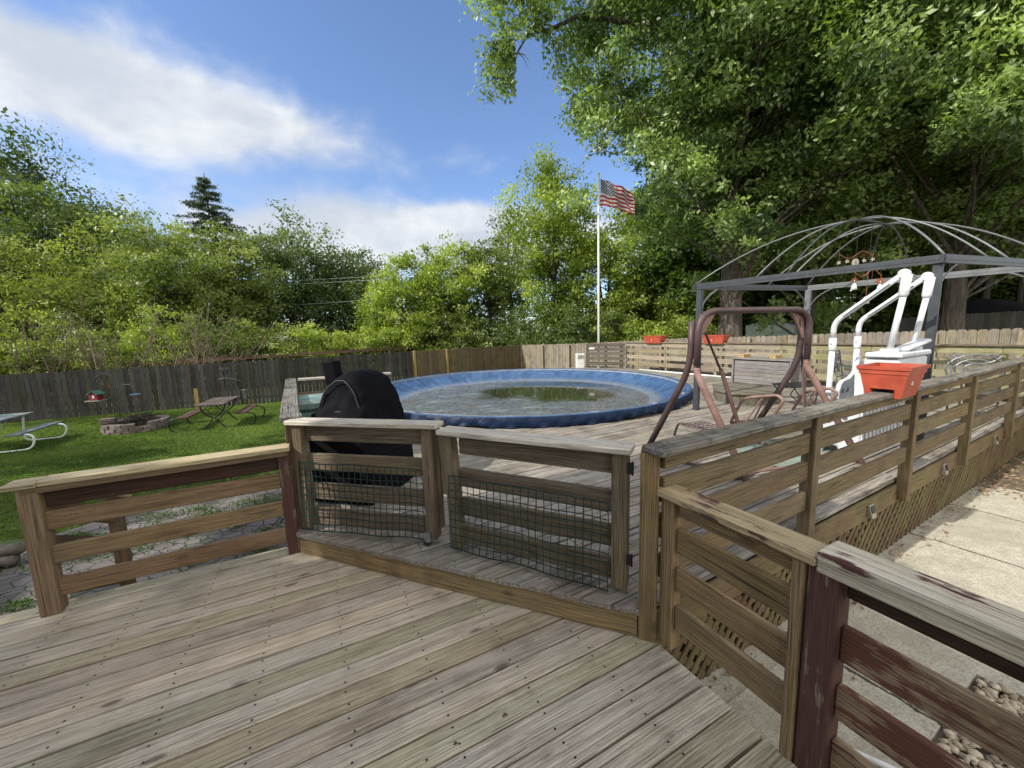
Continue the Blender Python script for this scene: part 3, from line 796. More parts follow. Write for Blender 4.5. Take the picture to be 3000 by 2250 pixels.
def upper_left_rail():
    A = V((-1.87, 3.16, 0)); Bq = V((-3.56, 6.15, 0)); d = (Bq - A).normalized(); n = V((d.y, -d.x, 0))
    t = thing('deck_railing', 'short weathered railing with cracked grey cap running back beside the black grill cover', 'railing', A)
    for f in (0, 1):
        p = A.lerp(Bq, f); post(t, p, -.3, 1.12, M_LONG, .09, math.atan2(d.y, d.x))
    mb = MB(); mb.board(A - d * .06 + Z * 1.142, Bq + d * .1 + Z * 1.142, n, .15, .04, nseg=3, warp=.003); mb.build('cap_board', M_OLDCAP, t, bevel=.008)
    for z in (1.07, .86, .62, .39):
        mb = MB(); mb.board(A + d * .05 + Z * z, Bq - d * .05 + Z * z, Z, .14 if z < 1 else .088, .036); mb.build('rail', M_LONG, t, bevel=.004)
    # far side
    t = thing('deck_railing', 'low railing with thin grey cap crossing behind the black grill cover', 'railing', Bq)
    E_ = V((-2.15, 6.80, 0)); d = (E_ - Bq).normalized(); n = V((d.y, -d.x, 0))
    mb = MB(); mb.board(Bq + d * .1 + Z * 1.142, E_ + Z * 1.142, n, .14, .036); mb.build('cap_board', M_GCAP, t, bevel=.004)
    post(t, E_ - d * .06, -.3, 1.12, M_LONG, .09, math.atan2(d.y, d.x))
    for z in (.86, .62, .39):
        mb = MB(); mb.board(Bq + d * .05 + Z * z, E_ - d * .1 + Z * z, Z, .14, .036); mb.build('rail', M_LONG, t, bevel=.003)
upper_left_rail()

# ================================================================== GATES
def netting(t, a, d, L, z0, z1, off, seed, sag=.01):
    """square plastic mesh in the vertical plane through a along d"""
    rd = random.Random(seed); n = V((d.y, -d.x, 0)); mb = MB()
    if n.y > 0: n = -n
    cell = .053; nx = int(L / cell); nz = int((z1 - z0) / cell)
    ph = [rd.uniform(0, 6) for _ in range(4)]
    def pt(i, j):
        s = i * cell; h = z0 + (z1 - z0) * j / nz
        w = .006 * math.sin(s * 9 + ph[0] + j * .4) + .004 * math.sin(j * .9 + ph[1] + i * .3)
        e = max(0, 1 - j / 4.) * sag * math.sin(s * 3 + ph[2])
        return a + d * (s + .004 * math.sin(j * .8 + i)) + n * (off + w + max(0, 1 - j / 5.) * .03) + Z * (h + e + .004 * math.sin(i * .7 + ph[3]))
    for i in range(nx + 1): mb.tube([pt(i, j) for j in range(nz + 1)], .0034, 4, cap=False)
    for j in range(nz + 1): mb.tube([pt(i, j) for i in range(nx + 1)], .0034 if 0 < j < nz else .0046, 4, cap=False)
    mb.build('green_netting', M_MESH, t)

def gates():
    a, b = V((-1.765, 3.10, 0)), V((-.645, 2.825, 0)); d = (b - a).normalized(); n = V((d.y, -d.x, 0)); rz = math.atan2(d.y, d.x)
    t = thing('deck_gate', 'left grey wooden gate with green netting and a small caster wheel', 'gate', a, 'gates of the pool deck')
    post(t, a, .21, 1.10, M_GATE, .088, rz); post(t, b, .225, 1.10, M_GATE, .088, rz)
    mb = MB(); mb.board(a - d * .085 + Z * 1.119, b + d * .10 + Z * 1.124, n, .15, .038); mb.build('cap_board', M_GCAP, t, bevel=.007)
    for z, o in ((1.025, .02), (.775, .0), (.52, 0), (.30, 0)):
        mb = MB(); mb.board(a + d * .045 + Z * z - n * .026, b - d * .045 + Z * (z + .008) - n * .026, Z, .140, .036); mb.build('rail', M_GATE, t, bevel=.005)
    mb = MB(); mb.board(b + d * .062 - n * .03 + Z * .3, b + d * .062 - n * .03 + Z * 1.09, n, .04, .03); mb.build('latch_board', M_GATE, t, bevel=.003)
    netting(t, a + d * .0, d, (b - a).length - .03, .235, .79, .055, 1)
    w = b + n * .05 + V((-.02, 0, 0)); mb = MB()
    mb.tube([w + d * -.0 + Z * .228, w + Z * .222], .03, 12); mb.box(w + Z * .262, (.05, .05, .07), rz); mb.build('caster_bracket', M_STEEL, t)
    mb = MB(); c = w + V((-.01, 0, .212)); mb.tube([c - n * .013, c + n * .013], .030, 18); mb.build('wheel', M_RUBBER, t, smooth=False)
    a, b = V((-.435, 2.735, 0)), V((.635, 2.205, 0)); d = (b - a).normalized(); n = V((d.y, -d.x, 0)); rz = math.atan2(d.y, d.x)
    t = thing('deck_gate', 'right grey wooden gate with green netting hinged on the tall corner post', 'gate', a, 'gates of the pool deck')
    mb = MB(); mb.board(a + Z * .205, a + d * -.05 + Z * 1.07, d, .088, .088); mb.build('post', M_GATE, t, bevel=.005)
    post(t, b, .21, 1.075, M_GATE, .094, rz)
    mb = MB(); mb.board(a - d * .11 + Z * 1.088, b + d * .07 + Z * 1.094, n, .16, .038); mb.build('cap_board', M_GCAP, t, bevel=.007)
    for z in (.995, .745, .52, .30):
        mb = MB(); mb.board(a + d * .03 + Z * (z - .005) - n * .026, b - d * .05 + Z * z - n * .026, Z, .140, .036); mb.build('rail', M_GATE, t, bevel=.005)
    mb = MB(); mb.board(a - d * .085 - n * .02 + Z * .60, a - d * .105 - n * .02 + Z * 1.065, d, .05, .09); mb.build('latch_board', M_GATE, t, bevel=.003)
    netting(t, a - d * .03, d, (b - a).length + .0, .215, .765, .055, 2, .012)
    for z in (.99, .42):
        mb = MB(); c = b + d * .075 + n * .045 + Z * z
        mb.tube([c - Z * .04, c + Z * .04], .007, 8); mb.box(c - d * .025, (.04, .004, .07), rz); mb.build('hinge', M_BLKMETAL, t)
gates()

# solar step lights on the fascia
for i, s in enumerate((2.93, 4.96, 7.15)):
    lab = ('square solar step light on the fascia nearest the camera', 'square solar step light on the fascia, middle one of three', 'square solar step light on the fascia farthest from the camera')[i]
    t = thing('solar_light', lab, 'light', P2(s, .03, .03), 'solar step lights on the deck fascia')
    mb = MB(); A_ = [P2(s, .028, .085), P2(s, .028, -.035), P2(s, .075, -.035), P2(s, .045, .085)]
    mb.slab([p - U2 * .045 for p in A_], U2 * .09); mb.build('case', M_LAMP, t, bevel=.003)
    for k in (-1, 1):
        mb = MB(); B_ = [P2(s, .0515, .078), P2(s, .0655, .015), P2(s, .0690, .015), P2(s, .0545, .078)]
        mb.slab([p + U2 * (k * .02 - .015) for p in B_], U2 * .03); mb.build('panel', M_DARKPANEL, t)

# ================================================================== POOL
def pool():
    t = thing('covered_pool', 'large round above ground pool under a blue winter cover holding dirty water and leaves', 'pool', (POOL.x, POOL.y, ZD))
    NA = 160
    # wall
    mb = MB(); vs = []; fs = []
    for z in (ZL, PRIM - .02):
        for k in range(NA):
            a = 2 * math.pi * k / NA; vs.append((POOL.x + math.cos(a) * (PR - .13), POOL.y + math.sin(a) * (PR - .13), z))
    fs = [(k, (k + 1) % NA, (k + 1) % NA + NA, k + NA) for k in range(NA)]
    mb.add(vs, fs); mb.build('pool_wall', M_GREYWALL, t, smooth=True)
    # uprights
    mb = MB()
    for k in range(18):
        a = 2 * math.pi * (k + .3) / 18; c = V((POOL.x + math.cos(a) * (PR - .10), POOL.y + math.sin(a) * (PR - .10), .2)); mb.box(c, (.05, .13, .34), a)
    mb.build('upright_covers', M_GREYWALL, t)
    # cover: rim profile
    rd = random.Random(2); vs = []; fs = []
    prof = []
    ph = [rd.uniform(0, 6.28) for _ in range(12)]
    def sk(a):
        return .045 * math.sin(5 * a + ph[0]) + .035 * math.sin(9 * a + ph[1]) + .025 * math.sin(17 * a + ph[2]) + .015 * math.sin(31 * a + ph[3])
    def wr(a, k): return .012 * math.sin(60 * a + ph[4] + k) + .010 * math.sin(97 * a + ph[5] - k * 2) + .008 * math.sin(37 * a + k * 3)
    NA2 = 720
    rows = []
    for a_i in range(NA2):
        a = 2 * math.pi * a_i / NA2; s = sk(a)
        rows.append([(PR + .05 + wr(a, 0) * 1.4, .185 + max(0, s * .9)), (PR + .065 + wr(a, 1) * 1.3, .235 + s * .4), (PR + .055 + wr(a, 2), .29), (PR + .04, PRIM - .03), (PR + .015, PRIM - .004), (PR - .005, PRIM), (PR - .04, PRIM - .012),
                     (PR - .15, PRIM - .06 + wr(a, 3) * .3), (PR - .32, PRIM - .165 + wr(a, 4) * .7), (PR - .52, PRIM - .265 + wr(a, 5) * .7), (PR - .75, PRIM - .335 + wr(a, 6) * .3), (PR - 1.0, PRIM - .38), (PR - 1.3, PRIM - .40), (PR - 1.9, PRIM - .42)])
    np_ = len(rows[0])
    for a_i in range(NA2):
        a = 2 * math.pi * a_i / NA2
        for r, z in rows[a_i]: vs.append((POOL.x + math.cos(a) * r, POOL.y + math.sin(a) * r, z))
    for a_i in range(NA2):
        b_ = (a_i + 1) % NA2
        for k in range(np_ - 1): fs.append((a_i * np_ + k, b_ * np_ + k, b_ * np_ + k + 1, a_i * np_ + k + 1))
    mb = MB(); mb.add(vs, fs); mb.build('cover', M_COVER, t, smooth=True)
    # puddle lying on the cover
    vs = [(POOL.x, POOL.y, PRIM - .365)]; N_ = 240
    for k in range(N_):
        a = 2 * math.pi * k / N_; r = PR - .84 + .1 * math.sin(3 * a + 1) + .05 * math.sin(8 * a) - .12 * math.sin(a); vs.append((POOL.x + math.cos(a) * r, POOL.y + math.sin(a) * r, PRIM - .365 ))
    mb = MB(); mb.add(vs, [(0, 1 + k, 1 + (k + 1) % N_) for k in range(N_)]); mb.build('puddle', M_PUDDLE, t)
M_GREYWALL = plain('pool_wall_grey', (.33, .33, .32), .6, 0, .15, 3)
def covermat():
    mt, n, b = newmat('blue_tarp')
    geo = n.node('ShaderNodeNewGeometry').outputs['Position']; s = n.node('ShaderNodeSeparateXYZ', {0: geo})
    a = n.noise(geo, 3, 6, .65); f = n.noise(n.vmul(geo, (40, 10, 10)), 1, 4, .7)
    c = n.mix(n.ramp(a, .3, .7), (.024, .062, .150), (.060, .125, .25))
    c = n.mix(n.math('MULTIPLY', n.ramp(n.noise(geo, 11, 6, .75), .5, .75), .35), c, (.22, .30, .42))
    # silt line near the water
    w = n.math('ADD', s.outputs[2], n.math('MULTIPLY', n.math('SUBTRACT', a, .5), .09))
    silt = n.math('MULTIPLY', n.ramp(w, .02, .12, 1, 0), n.ramp(n.noise(geo, 9, 5, .7), .3, .6, .35, 1))
    inner = n.math('MULTIPLY', silt, n.ramp(n.node('ShaderNodeVectorMath', {0: geo, 1: (POOL.x, POOL.y, .3)}, operation='DISTANCE').outputs[1] if False else n.dist(geo, (POOL.x, POOL.y, .3)), PR - .15, PR - .35))
    c = n.mix(n.math('MULTIPLY', inner, .6), c, (.27, .28, .26))
    skirt_shade = n.ramp(s.outputs[2], PRIM - .025, PRIM - .003, 1, 0); skirt_shade = n.math('MULTIPLY', skirt_shade, n.ramp(n.dist(geo, (POOL.x, POOL.y, .3)), PR - .05, PR + .02))  # hanging edge below the rim darkened, its shade painted into the colour
    c = n.mix(n.math("MULTIPLY", skirt_shade, .96), c, n.mix(a, (.004, .010, .028), (.010, .022, .058)))
    n.put(b.inputs["Specular IOR Level"], n.math("MULTIPLY_ADD", skirt_shade, -.35, .5))
    n.put(b.inputs['Base Color'], c); n.put(b.inputs['Roughness'], n.math('MULTIPLY_ADD', a, .2, .35))
    wv = n.noise(geo, 16, 4, .6)
    n.l.new(n.bump(n.math('ADD', n.noise(geo, 9, 3, .5), n.math('MULTIPLY', wv, .6)), .5, .03), b.inputs['Normal'])
    return mt
def _dist(s, v, c):
    n = s.n.new('ShaderNodeVectorMath'); n.operation = 'DISTANCE'; s.put(n.inputs[0], v); n.inputs[1].default_value = c
    return n.outputs['Value']
NT.dist = _dist
M_COVER = covermat()
def puddlemat():
    mt, n, b = newmat('dirty_water')
    geo = n.node('ShaderNodeNewGeometry').outputs['Position']
    g2 = n.vmul(geo, (1, 1.0, 1))
    big = n.noise(g2, .75, 5, .6, .6); deb = n.noise(g2, 6.5, 7, .75); fine = n.noise(g2, 24, 5, .75)
    rr = n.dist(geo, (POOL.x + .9, POOL.y + 1.0, .2))
    clear = n.ramp(n.math('ADD', rr, n.math('MULTIPLY', n.math('SUBTRACT', big, .5), 3.0)), 1.5, 2.4)   # 0 = clear water, 1 = silt
    silt = n.mix(n.ramp(deb, .35, .65), (.085, .105, .135), (.20, .225, .25))
    silt = n.mix(n.ramp(n.math('ADD', n.math('MULTIPLY', deb, .6), n.math('MULTIPLY', fine, .4)), .50, .56), silt, (.035, .033, .022))
    pale = n.ramp(n.noise(n.vmul(g2, (1, 2.2, 1)), 1.1, 4, .6), .52, .66)
    silt = n.mix(n.math('MULTIPLY', pale, .7), silt, n.mix(n.ramp(fine, .4, .6), (.30, .34, .38), (.16, .18, .2)))
    brown = n.ramp(n.noise(g2, 1.3, 3, .5), .62, .68)
    silt = n.mix(n.math('MULTIPLY', brown, .8), silt, n.mix(n.ramp(fine, .4, .6), (.07, .05, .03), (.16, .11, .07)))
    dark_green = n.mix(n.ramp(fine, .45, .6), (.012, .018, .012), (.07, .085, .04))  # dark water colour with green flecks in the clear area
    c = n.mix(clear, dark_green, silt)
    n.put(b.inputs['Base Color'], c)
    n.put(b.inputs['Roughness'], n.math('ADD', n.math('MULTIPLY', clear, n.ramp(fine, .3, .6, .08, .32)), n.math('MULTIPLY', n.ramp(fine, .5, .6), .12), clamp=True))
    b.inputs['Specular IOR Level'].default_value = .8
    n.l.new(n.bump(n.math('MULTIPLY', fine, n.ramp(clear, 0, 1, .06, .8)), .35, .01), b.inputs['Normal'])
    return mt
M_PUDDLE = puddlemat()
pool()

# floating and lodged leaves on the cover
rg = np.random.default_rng(21); n_ = 5200
aa = rg.uniform(0, 6.283, n_); rr = np.sqrt(rg.uniform(0, 1, n_)) * (PR - .95)
rr[:2200] = PR - .95 - np.abs(rg.normal(0, .4, 2200))
C = np.stack([POOL.x + np.cos(aa) * rr, POOL.y + np.sin(aa) * rr, np.full(n_, PRIM - .361)], 1)
dn = np.sin(C[:, 0] * 2.1 + np.sin(C[:, 1] * 3.1)) * np.sin(C[:, 1] * 2.7) + rg.normal(0, .45, n_)
C = C[dn > .1]
o = leaf_object('pool_debris', C, .020, L_DRY, None, rg.uniform(0, .45, len(C)), upbias=6, rng=rg)
o['label'] = 'dead leaves and twigs floating on the pool cover puddle'; o['category'] = 'leaves'; o['kind'] = 'stuff'

# ================================================================== COVERED GRILL
def grill():
    yb = 3.95
    t = thing('covered_grill', 'black fabric cover over a domed grill with a chimney stack', 'grill', (-1.6, yb, ZD))
    # extruded dome profile facing the camera, slightly rotated
    c0 = V((-1.62, 4.05, 0)); rz = R(-14); ux = V((math.cos(rz), math.sin(rz), 0)); uy = V((-math.sin(rz), math.cos(rz), 0))
    def sect(k, f):
        """half width and top for a slice; k along depth 0 front .. 1 back"""
        pts = []; hw = .50; top = 1.36
        prof = [(-.43, .19), (-.43, .55), (-.42, .85), (-.39, 1.02), (-.35, 1.15), (-.28, 1.28), (-.18, 1.385), (-.05, 1.45), (.07, 1.45), (.18, 1.385), (.27, 1.28), (.33, 1.14), (.38, 1.0), (.425, .82), (.46, .5), (.47, .19)]
        for x, z in prof:
            zz = z if z < .9 else .9 + (z - .9) * f
            xx = x * (.93 + .07 * f) * ((.86 if z > .6 else .93) if x < 0 else (.74 if z > .6 else .84))
            pts.append((xx, zz))
        return pts
    sl = [(-.48, .02, .0), (-.465, .10, .0), (-.43, .26, .0), (-.36, .46, 0), (-.29, .55, 0), (-.27, .93, 0), (-.12, 1.0, 0), (.1, 1.0, 0), (.3, .98, 0), (.36, .9, 0), (.39, .6, 0)]
    vs = []; fs = []; rd = random.Random(4)
    nP = 16
    for i, (dy, f, _) in enumerate(sl):
        for j, (x, z) in enumerate(sect(dy, f)):
            w = rd.uniform(-.010, .010)
            vs.append(c0 + ux * (x + w) + uy * (dy + rd.uniform(-.008, .008)) + Z * (z + (rd.uniform(-.012, .012) if z > .2 else 0)))
    for i in range(len(sl) - 1):
        for j in range(nP - 1): fs.append((i * nP + j, i * nP + j + 1, (i + 1) * nP + j + 1, (i + 1) * nP + j))
    fs.append(tuple(range(nP))[::-1]); o_ = (len(sl) - 1) * nP; fs.append(tuple(range(o_, o_ + nP)))
    mb = MB(); mb.add(vs, fs); o = mb.build('cover', M_BLACK, t, smooth=True)
    sm = o.modifiers.new('sub', 'SUBSURF'); sm.levels = 1; sm.render_levels = 2
    tx = bpy.data.textures.new('folds', 'CLOUDS'); tx.noise_scale = .13; tx.noise_depth = 2
    dm = o.modifiers.new('folds', 'DISPLACE'); dm.texture = tx; dm.strength = .06; dm.texture_coords = 'GLOBAL'; dm.mid_level = .5
    # piping seam round the lid front
    mb = MB(); mb.tube([c0 + ux * x * (.885 if x < 0 else .765) + uy * -.30 + Z * (z * .985 if z < .9 else .9 + (z - .9) * .86 - .0) for x, z in sect(0, 1)[2:14]], .007, 6); mb.build('seam', M_PIPING, t, smooth=True)
    mb = MB(); mb.tube([c0 + ux * x * (.80 if x < 0 else .70) + uy * -.385 + Z * (.62 + (z - .62) * .55) for x, z in sect(0, 1)[3:13]], .007, 6); mb.build('seam', M_PIPING, t, smooth=True)
    # chimney
    ch = c0 + ux * -.235 + uy * -.10
    mb = MB(); rr_ = .082
    mb.board(ch + Z * 1.16 + ux * .03, ch + Z * 1.555 - ux * .012, ux, .15, .12, nseg=3, warp=.006); o = mb.build('chimney_sleeve', M_BLACK, t, bevel=.015)
    # side flap and base shelf
    mb = MB(); mb.board(c0 + ux * -.42 + uy * .0 + Z * .55, c0 + ux * -.42 + uy * 0 + Z * 1.02, uy, .5, .05); mb.build('side_flap', M_BLACK, t, bevel=.02)
    mb = MB()
    for k in (-1, 1):
        c = c0 + ux * (.38 * k) - uy * .36 + Z * .225; mb.tube([c - ux * .02, c + ux * .02], .045, 14)
    mb.build('wheels', M_RUBBER, t)
    # green grey covered bin behind it
    t = thing('covered_bin', 'pale green tarp covered bin standing left of the black grill cover', 'bin', (-2.35, 4.75, ZD))
    c = V((-2.42, 4.95, 0)); mb = MB(); mb.box(c + Z * .55, (.66, .62, .74), R(28), taper=.86); o = mb.build('body', M_GREENCOV, t, bevel=.03)
    mb = MB(); mb.box(c + Z * .985, (.74, .70, .13), R(28), taper=.98); o = mb.build('lid', M_GREENCOV, t, bevel=.035)
grill()

# ================================================================== FLAG
def flagmat():
    mt, n, b = newmat('flag_cloth')
    v = n.attr('wc'); s = n.node('ShaderNodeSeparateXYZ', {0: v}); u_, w_ = s.outputs[0], s.outputs[1]   # u 0..1 fly, w 0..1 from top
    st = n.math('LESS_THAN', n.math('FRACT', n.math('MULTIPLY', w_, 6.5)), .5)
    c = n.mix(st, (.75, .74, .74), (.50, .025, .045))
    can = n.math('MULTIPLY', n.math('LESS_THAN', u_, .4), n.math('LESS_THAN', w_, 7 / 13))
    # stars on a staggered grid
    def grid(ox, oy):
        fx = n.math('SUBTRACT', n.math('FRACT', n.math('ADD', n.math('MULTIPLY', u_, 6 / .4), ox)), .5)
        fy = n.math('SUBTRACT', n.math('FRACT', n.math('ADD', n.math('MULTIPLY', w_, 5 / (7 / 13)), oy)), .5)
        return n.math('LESS_THAN', n.math('SQRT', n.math('ADD', n.math('MULTIPLY', fx, fx), n.math('MULTIPLY', fy, fy))), .24)
    star = n.math('MAXIMUM', grid(0, 0), grid(.5, .5))
    c = n.mix(can, c, n.mix(star, (.045, .05, .14), (.75, .75, .78)))
    n.put(b.inputs['Base Color'], c); b.inputs['Roughness'].default_value = .7
    tr = n.node('ShaderNodeBsdfTranslucent', {0: c}); mx = n.node('ShaderNodeMixShader', {0: .35, 1: b.outputs[0], 2: tr.outputs[0]})
    n.l.new(mx.outputs[0], n.n['Material Output'].inputs[0]); return mt
def flag():
    b = V((3.76, 16.5, 0))
    t = thing('flagpole', 'tall slim white flagpole standing beyond the far side of the pool', 'flagpole', (b.x, b.y, ZL))
    MB().tube([b + Z * ZL, b + Z * 4, b + Z * 8.0], [.05, .045, .036], 14).build('pole', M_WHITEPAINT, t, smooth=True)
    mb = MB(); mb.tube([b + Z * 8.0, b + Z * 8.03, b + Z * 8.09, b + Z * 8.1], [.03, .055, .045, .01], 12); mb.build('finial', M_CAPGOLD, t, smooth=True)
    fm = flagmat(); NU, NW = 44, 26; vs, ws, fs = [], [], []
    top0, bot0 = 7.85, 6.80
    for i in range(NU + 1):
        u = i / NU
        for j in range(NW + 1):
            w = j / NW
            x = .06 + 1.42 * u * (1 - .03 * w); hgt = (top0 - bot0)
            sag = -.62 * u ** 1.15 + .10 * u * w
            z = top0 - hgt * w * (1 - .30 * u + .18 * u * u) + sag + .03 * math.sin(u * 9 + w * 2)
            y = .13 * math.sin(u * 8.5 + w * 2.2) * (.25 + u) + .05 * math.sin(u * 19 - w * 5)
            if i == NU: x += .03 * math.sin(j * 2.7) - .02
            if j == NW: z += .02 * math.sin(i * 2.1)
            vs.append((b.x + x, b.y - .05 + y, z)); ws.append((u, w, 0))
    for i in range(NU):
        for j in range(NW):
            if j == NW - 1 and 12 < i < 24 and random.random() < .5: continue
            o = i * (NW + 1) + j; fs.append((o, o + NW + 1, o + NW + 2, o + 1))
    mb = MB(); mb.add(vs, fs, ws); f = mb.build('flag', fm, None, smooth=True)
    f['label'] = 'ragged American flag flying from the white flagpole'; f['category'] = 'flag'
M_CAPGOLD = plain('gold_cap', (.75, .66, .42), .35, .5)
flag()

# ================================================================== FENCES
def fence(name, label, pts, mats, pitch, thick, gap, rails, side, dog=.25, post_every=0, postmat=None, jitter=.012, group=None):
    """pts: list of (x,y,zbase,ztop); pickets facing the +side normal"""
    t = thing(name, label, 'fence', (pts[0][0], pts[0][1], pts[0][2]), group)
    mb = MB(); mr = MB(); s_tot = 0
    for (x0, y0, b0, t0), (x1, y1, b1, t1) in zip(pts, pts[1:]):
        a, b = V((x0, y0, 0)), V((x1, y1, 0)); d = (b - a); L = d.length; d.normalize(); n = V((d.y, -d.x, 0)) * side
        k = int(L / pitch)
        for i in range(k):
            f0, f1 = i / k, (i + 1) / k; w = L / k - gap * random.uniform(.3, 2.0)
            zb = b0 + (b1 - b0) * f0; zt = t0 + (t1 - t0) * f0 + random.uniform(-jitter, jitter)
            p = a + d * (L * (f0 + .5 / k)) + n * random.uniform(-.006, .006); tl = random.uniform(-.006, .006)
            q = dog * w
            poly = [p - d * w / 2 + Z * zb, p + d * w / 2 + Z * zb, p + d * (w / 2 + tl) + Z * (zt - q), p + d * (w / 2 - q + tl) + Z * zt, p - d * (w / 2 - q - tl) + Z * zt, p - d * (w / 2 - tl) + Z * (zt - q)]
            ox, oy = random.uniform(0, 50), random.uniform(0, 30)
            vs = [v for v in poly] + [v + n * thick for v in poly]
            wc = [(ox + v.z, oy + (v - p).dot(d), 0) for v in poly] * 2
            mb.add(vs, [(5, 4, 3, 2, 1, 0), (6, 7, 8, 9, 10, 11)] + [(j, (j + 1) % 6, (j + 1) % 6 + 6, j + 6) for j in range(6)], wc)
        for z in rails:
            mr.board(a + Z * (b0 + (t0 - b0) * z) - n * .022, b + Z * (b1 + (t1 - b1) * z) - n * .022, Z, .088, .036)
        if post_every:
            m_ = int(L / post_every)
            for i in range(m_ + 1):
                p = a + d * min(L, i * post_every) - n * .085; f = min(1, i * post_every / L)
                mp = MB(); mp.board(p + Z * (b0 + (b1 - b0) * f), p + Z * (t0 + (t1 - t0) * f - .06), d, .09, .09); mp.build('post', postmat or mats, t)
    mb.build('pickets', mats, t)
    if rails: mr.build('rails', mats, t)
    return t

A0 = (-26, 8.2, -.8, .92); A1 = (-17, 12.5, -.78, .93); A2 = (-9.7, 16.0, -.92, .99)
A3 = (-5.2, 20.1, -1.05, 1.0)
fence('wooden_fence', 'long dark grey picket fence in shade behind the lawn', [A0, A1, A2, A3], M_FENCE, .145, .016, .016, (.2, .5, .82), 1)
fence('wooden_fence', 'brown picket fence stretch behind the pool between two yellow posts and the corner', [A3, (.72, 25.45, -1.1, .97)], M_FENCEB, .145, .016, .004, (.2, .5, .82), 1)
for i, f in enumerate((.02, .27)):
    t = thing('fence_post', ('new yellow timber post on brown fence, left one', 'new yellow timber post on brown fence, right one')[i], 'post', (-5.2 + 5.9 * f, 20.0 + 5.3 * f, -1), 'new yellow posts on the fence')
    MB().board(V((-5.15 + 5.9 * f, 19.93 + 5.3 * f, -1.05)), V((-5.15 + 5.9 * f, 19.93 + 5.3 * f, 1.03)), (1, .9, 0), .12, .06).build('upright', M_NEWPOST, t)
# picket fence on the right: far corner, then parallel to the deck
Rf = [(.72, 25.45, -.9, .98), (4.03, 20.26, -.8, 1.13), (6.44, 15.84, -.6, 1.36), (8.04, 12.91, -.55, 1.43), (8.95, 11.23, -.5, 1.49), (10.10, 9.13, -.45, 1.54), (10.70, 8.03, -.42, 1.57), (12.6, 4.5, -.4, 1.66)]
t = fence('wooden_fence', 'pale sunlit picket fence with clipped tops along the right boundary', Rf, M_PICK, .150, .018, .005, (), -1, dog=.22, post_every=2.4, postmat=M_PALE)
mr = MB()
for (x0, y0, b0, t0), (x1, y1, b1, t1) in zip(Rf[:4], Rf[1:4]):
    d = (V((x1, y1, 0)) - V((x0, y0, 0))).normalized(); n = V((d.y, -d.x, 0))
    for z in (.25, .8): mr.board(V((x0, y0, b0 + (t0 - b0) * z)) - n * .04 * -1 * -1, V((x1, y1, b1 + (t1 - b1) * z)) - n * .04, Z, .088, .036)
mr.build('rails', M_PALE, t)

# inner railing on the far right edge of the deck
def inner_rail():
    t = thing('deck_railing', 'far pale railing of horizontal boards at the back of the pool deck', 'railing', P2(10.2, 0, ZD))
    def q(o, z, k=0): return P2(10.2 + k, o, z)
    o = -10.25; posts = []
    while o < 1.6: posts.append(o); o += 1.95
    for o in posts: post(t, q(o, 0, .05), .1, 1.24, M_PALE if o < -5 else M_PALEMOSS, .09, a_)
    for i in range(len(posts) - 1):
        mt = M_PALE if posts[i] < -5.5 else M_PALEMOSS
        for z in (1.17, .93, .68, .42):
            mb = MB(); mb.board(q(posts[i] + .005, z + random.uniform(-.008, .008)), q(posts[i + 1] - .005, z + random.uniform(-.008, .008)), Z, .145, .036); mb.build('rail', mt, t)
    mb = MB(); mb.board(q(posts[0] - .05, 1.262), q(-6, 1.262), U2, .14, .036); mb.build('cap_board', M_PALE, t, bevel=.005)
    mb = MB(); mb.board(q(-5.99, 1.262), q(1.3, 1.262), U2, .14, .036); mb.build('cap_board', M_GATE, t, bevel=.005)
    # dark screen section by the flagpole
    a, b = V((3.34, 16.64, 0)), P2(10.05, -10.22)
    t = thing('slatted_screen', 'short dark weathered slatted panel behind the flagpole base', 'fence', a)
    d = (b - a).normalized()
    for z in (1.16, .98, .8, .6, .38): MB().board(a + Z * z, b + Z * (z + .0), Z, .135, .036).build('rail', M_DARKRAIL, t)
    for p in (a, a.lerp(b, .5), b - d * .1): post(t, p + V((0, .06, 0)), .1, 1.22, M_DARKRAIL, .09, math.atan2(d.y, d.x))
    # house number plate on it
    t = thing('number_plate', 'small white number plate on the dark slatted panel', 'sign', a + d * .12 + Z * 1.03)
    n = V((d.y, -d.x, 0)); MB().board(a + d * .05 + n * .025 + Z * 1.02, a + d * .28 + n * .025 + Z * 1.02, Z, .07, .01).build('plate', M_WHITE, t)
    # pvc pipe along the deck foot
    p = MB(); p.tube([P2(9.93, -9.3, ZD + .03), P2(9.97, -5.6, ZD + .03)], .028, 10); o = p.build('pipe', M_PVC, None, smooth=True)
    o['label'] = 'long white plastic pipe lying at the foot of the far railing'; o['category'] = 'pipe'
    # pump box
    t = thing('pump_box', 'white ventilated metal box standing left of the dark slatted panel', 'box', (3.02, 16.9, ZD))
    mb = MB(); mb.box((3.04, 16.95, .45), (.36, .34, .68)); mb.build('body', M_BAT, t, bevel=.02)
    for k in range(5): MB().box((3.04, 16.775, .72 - k * .035), (.26, .012, .012)).build('louvre', M_GAZL, t)
inner_rail()

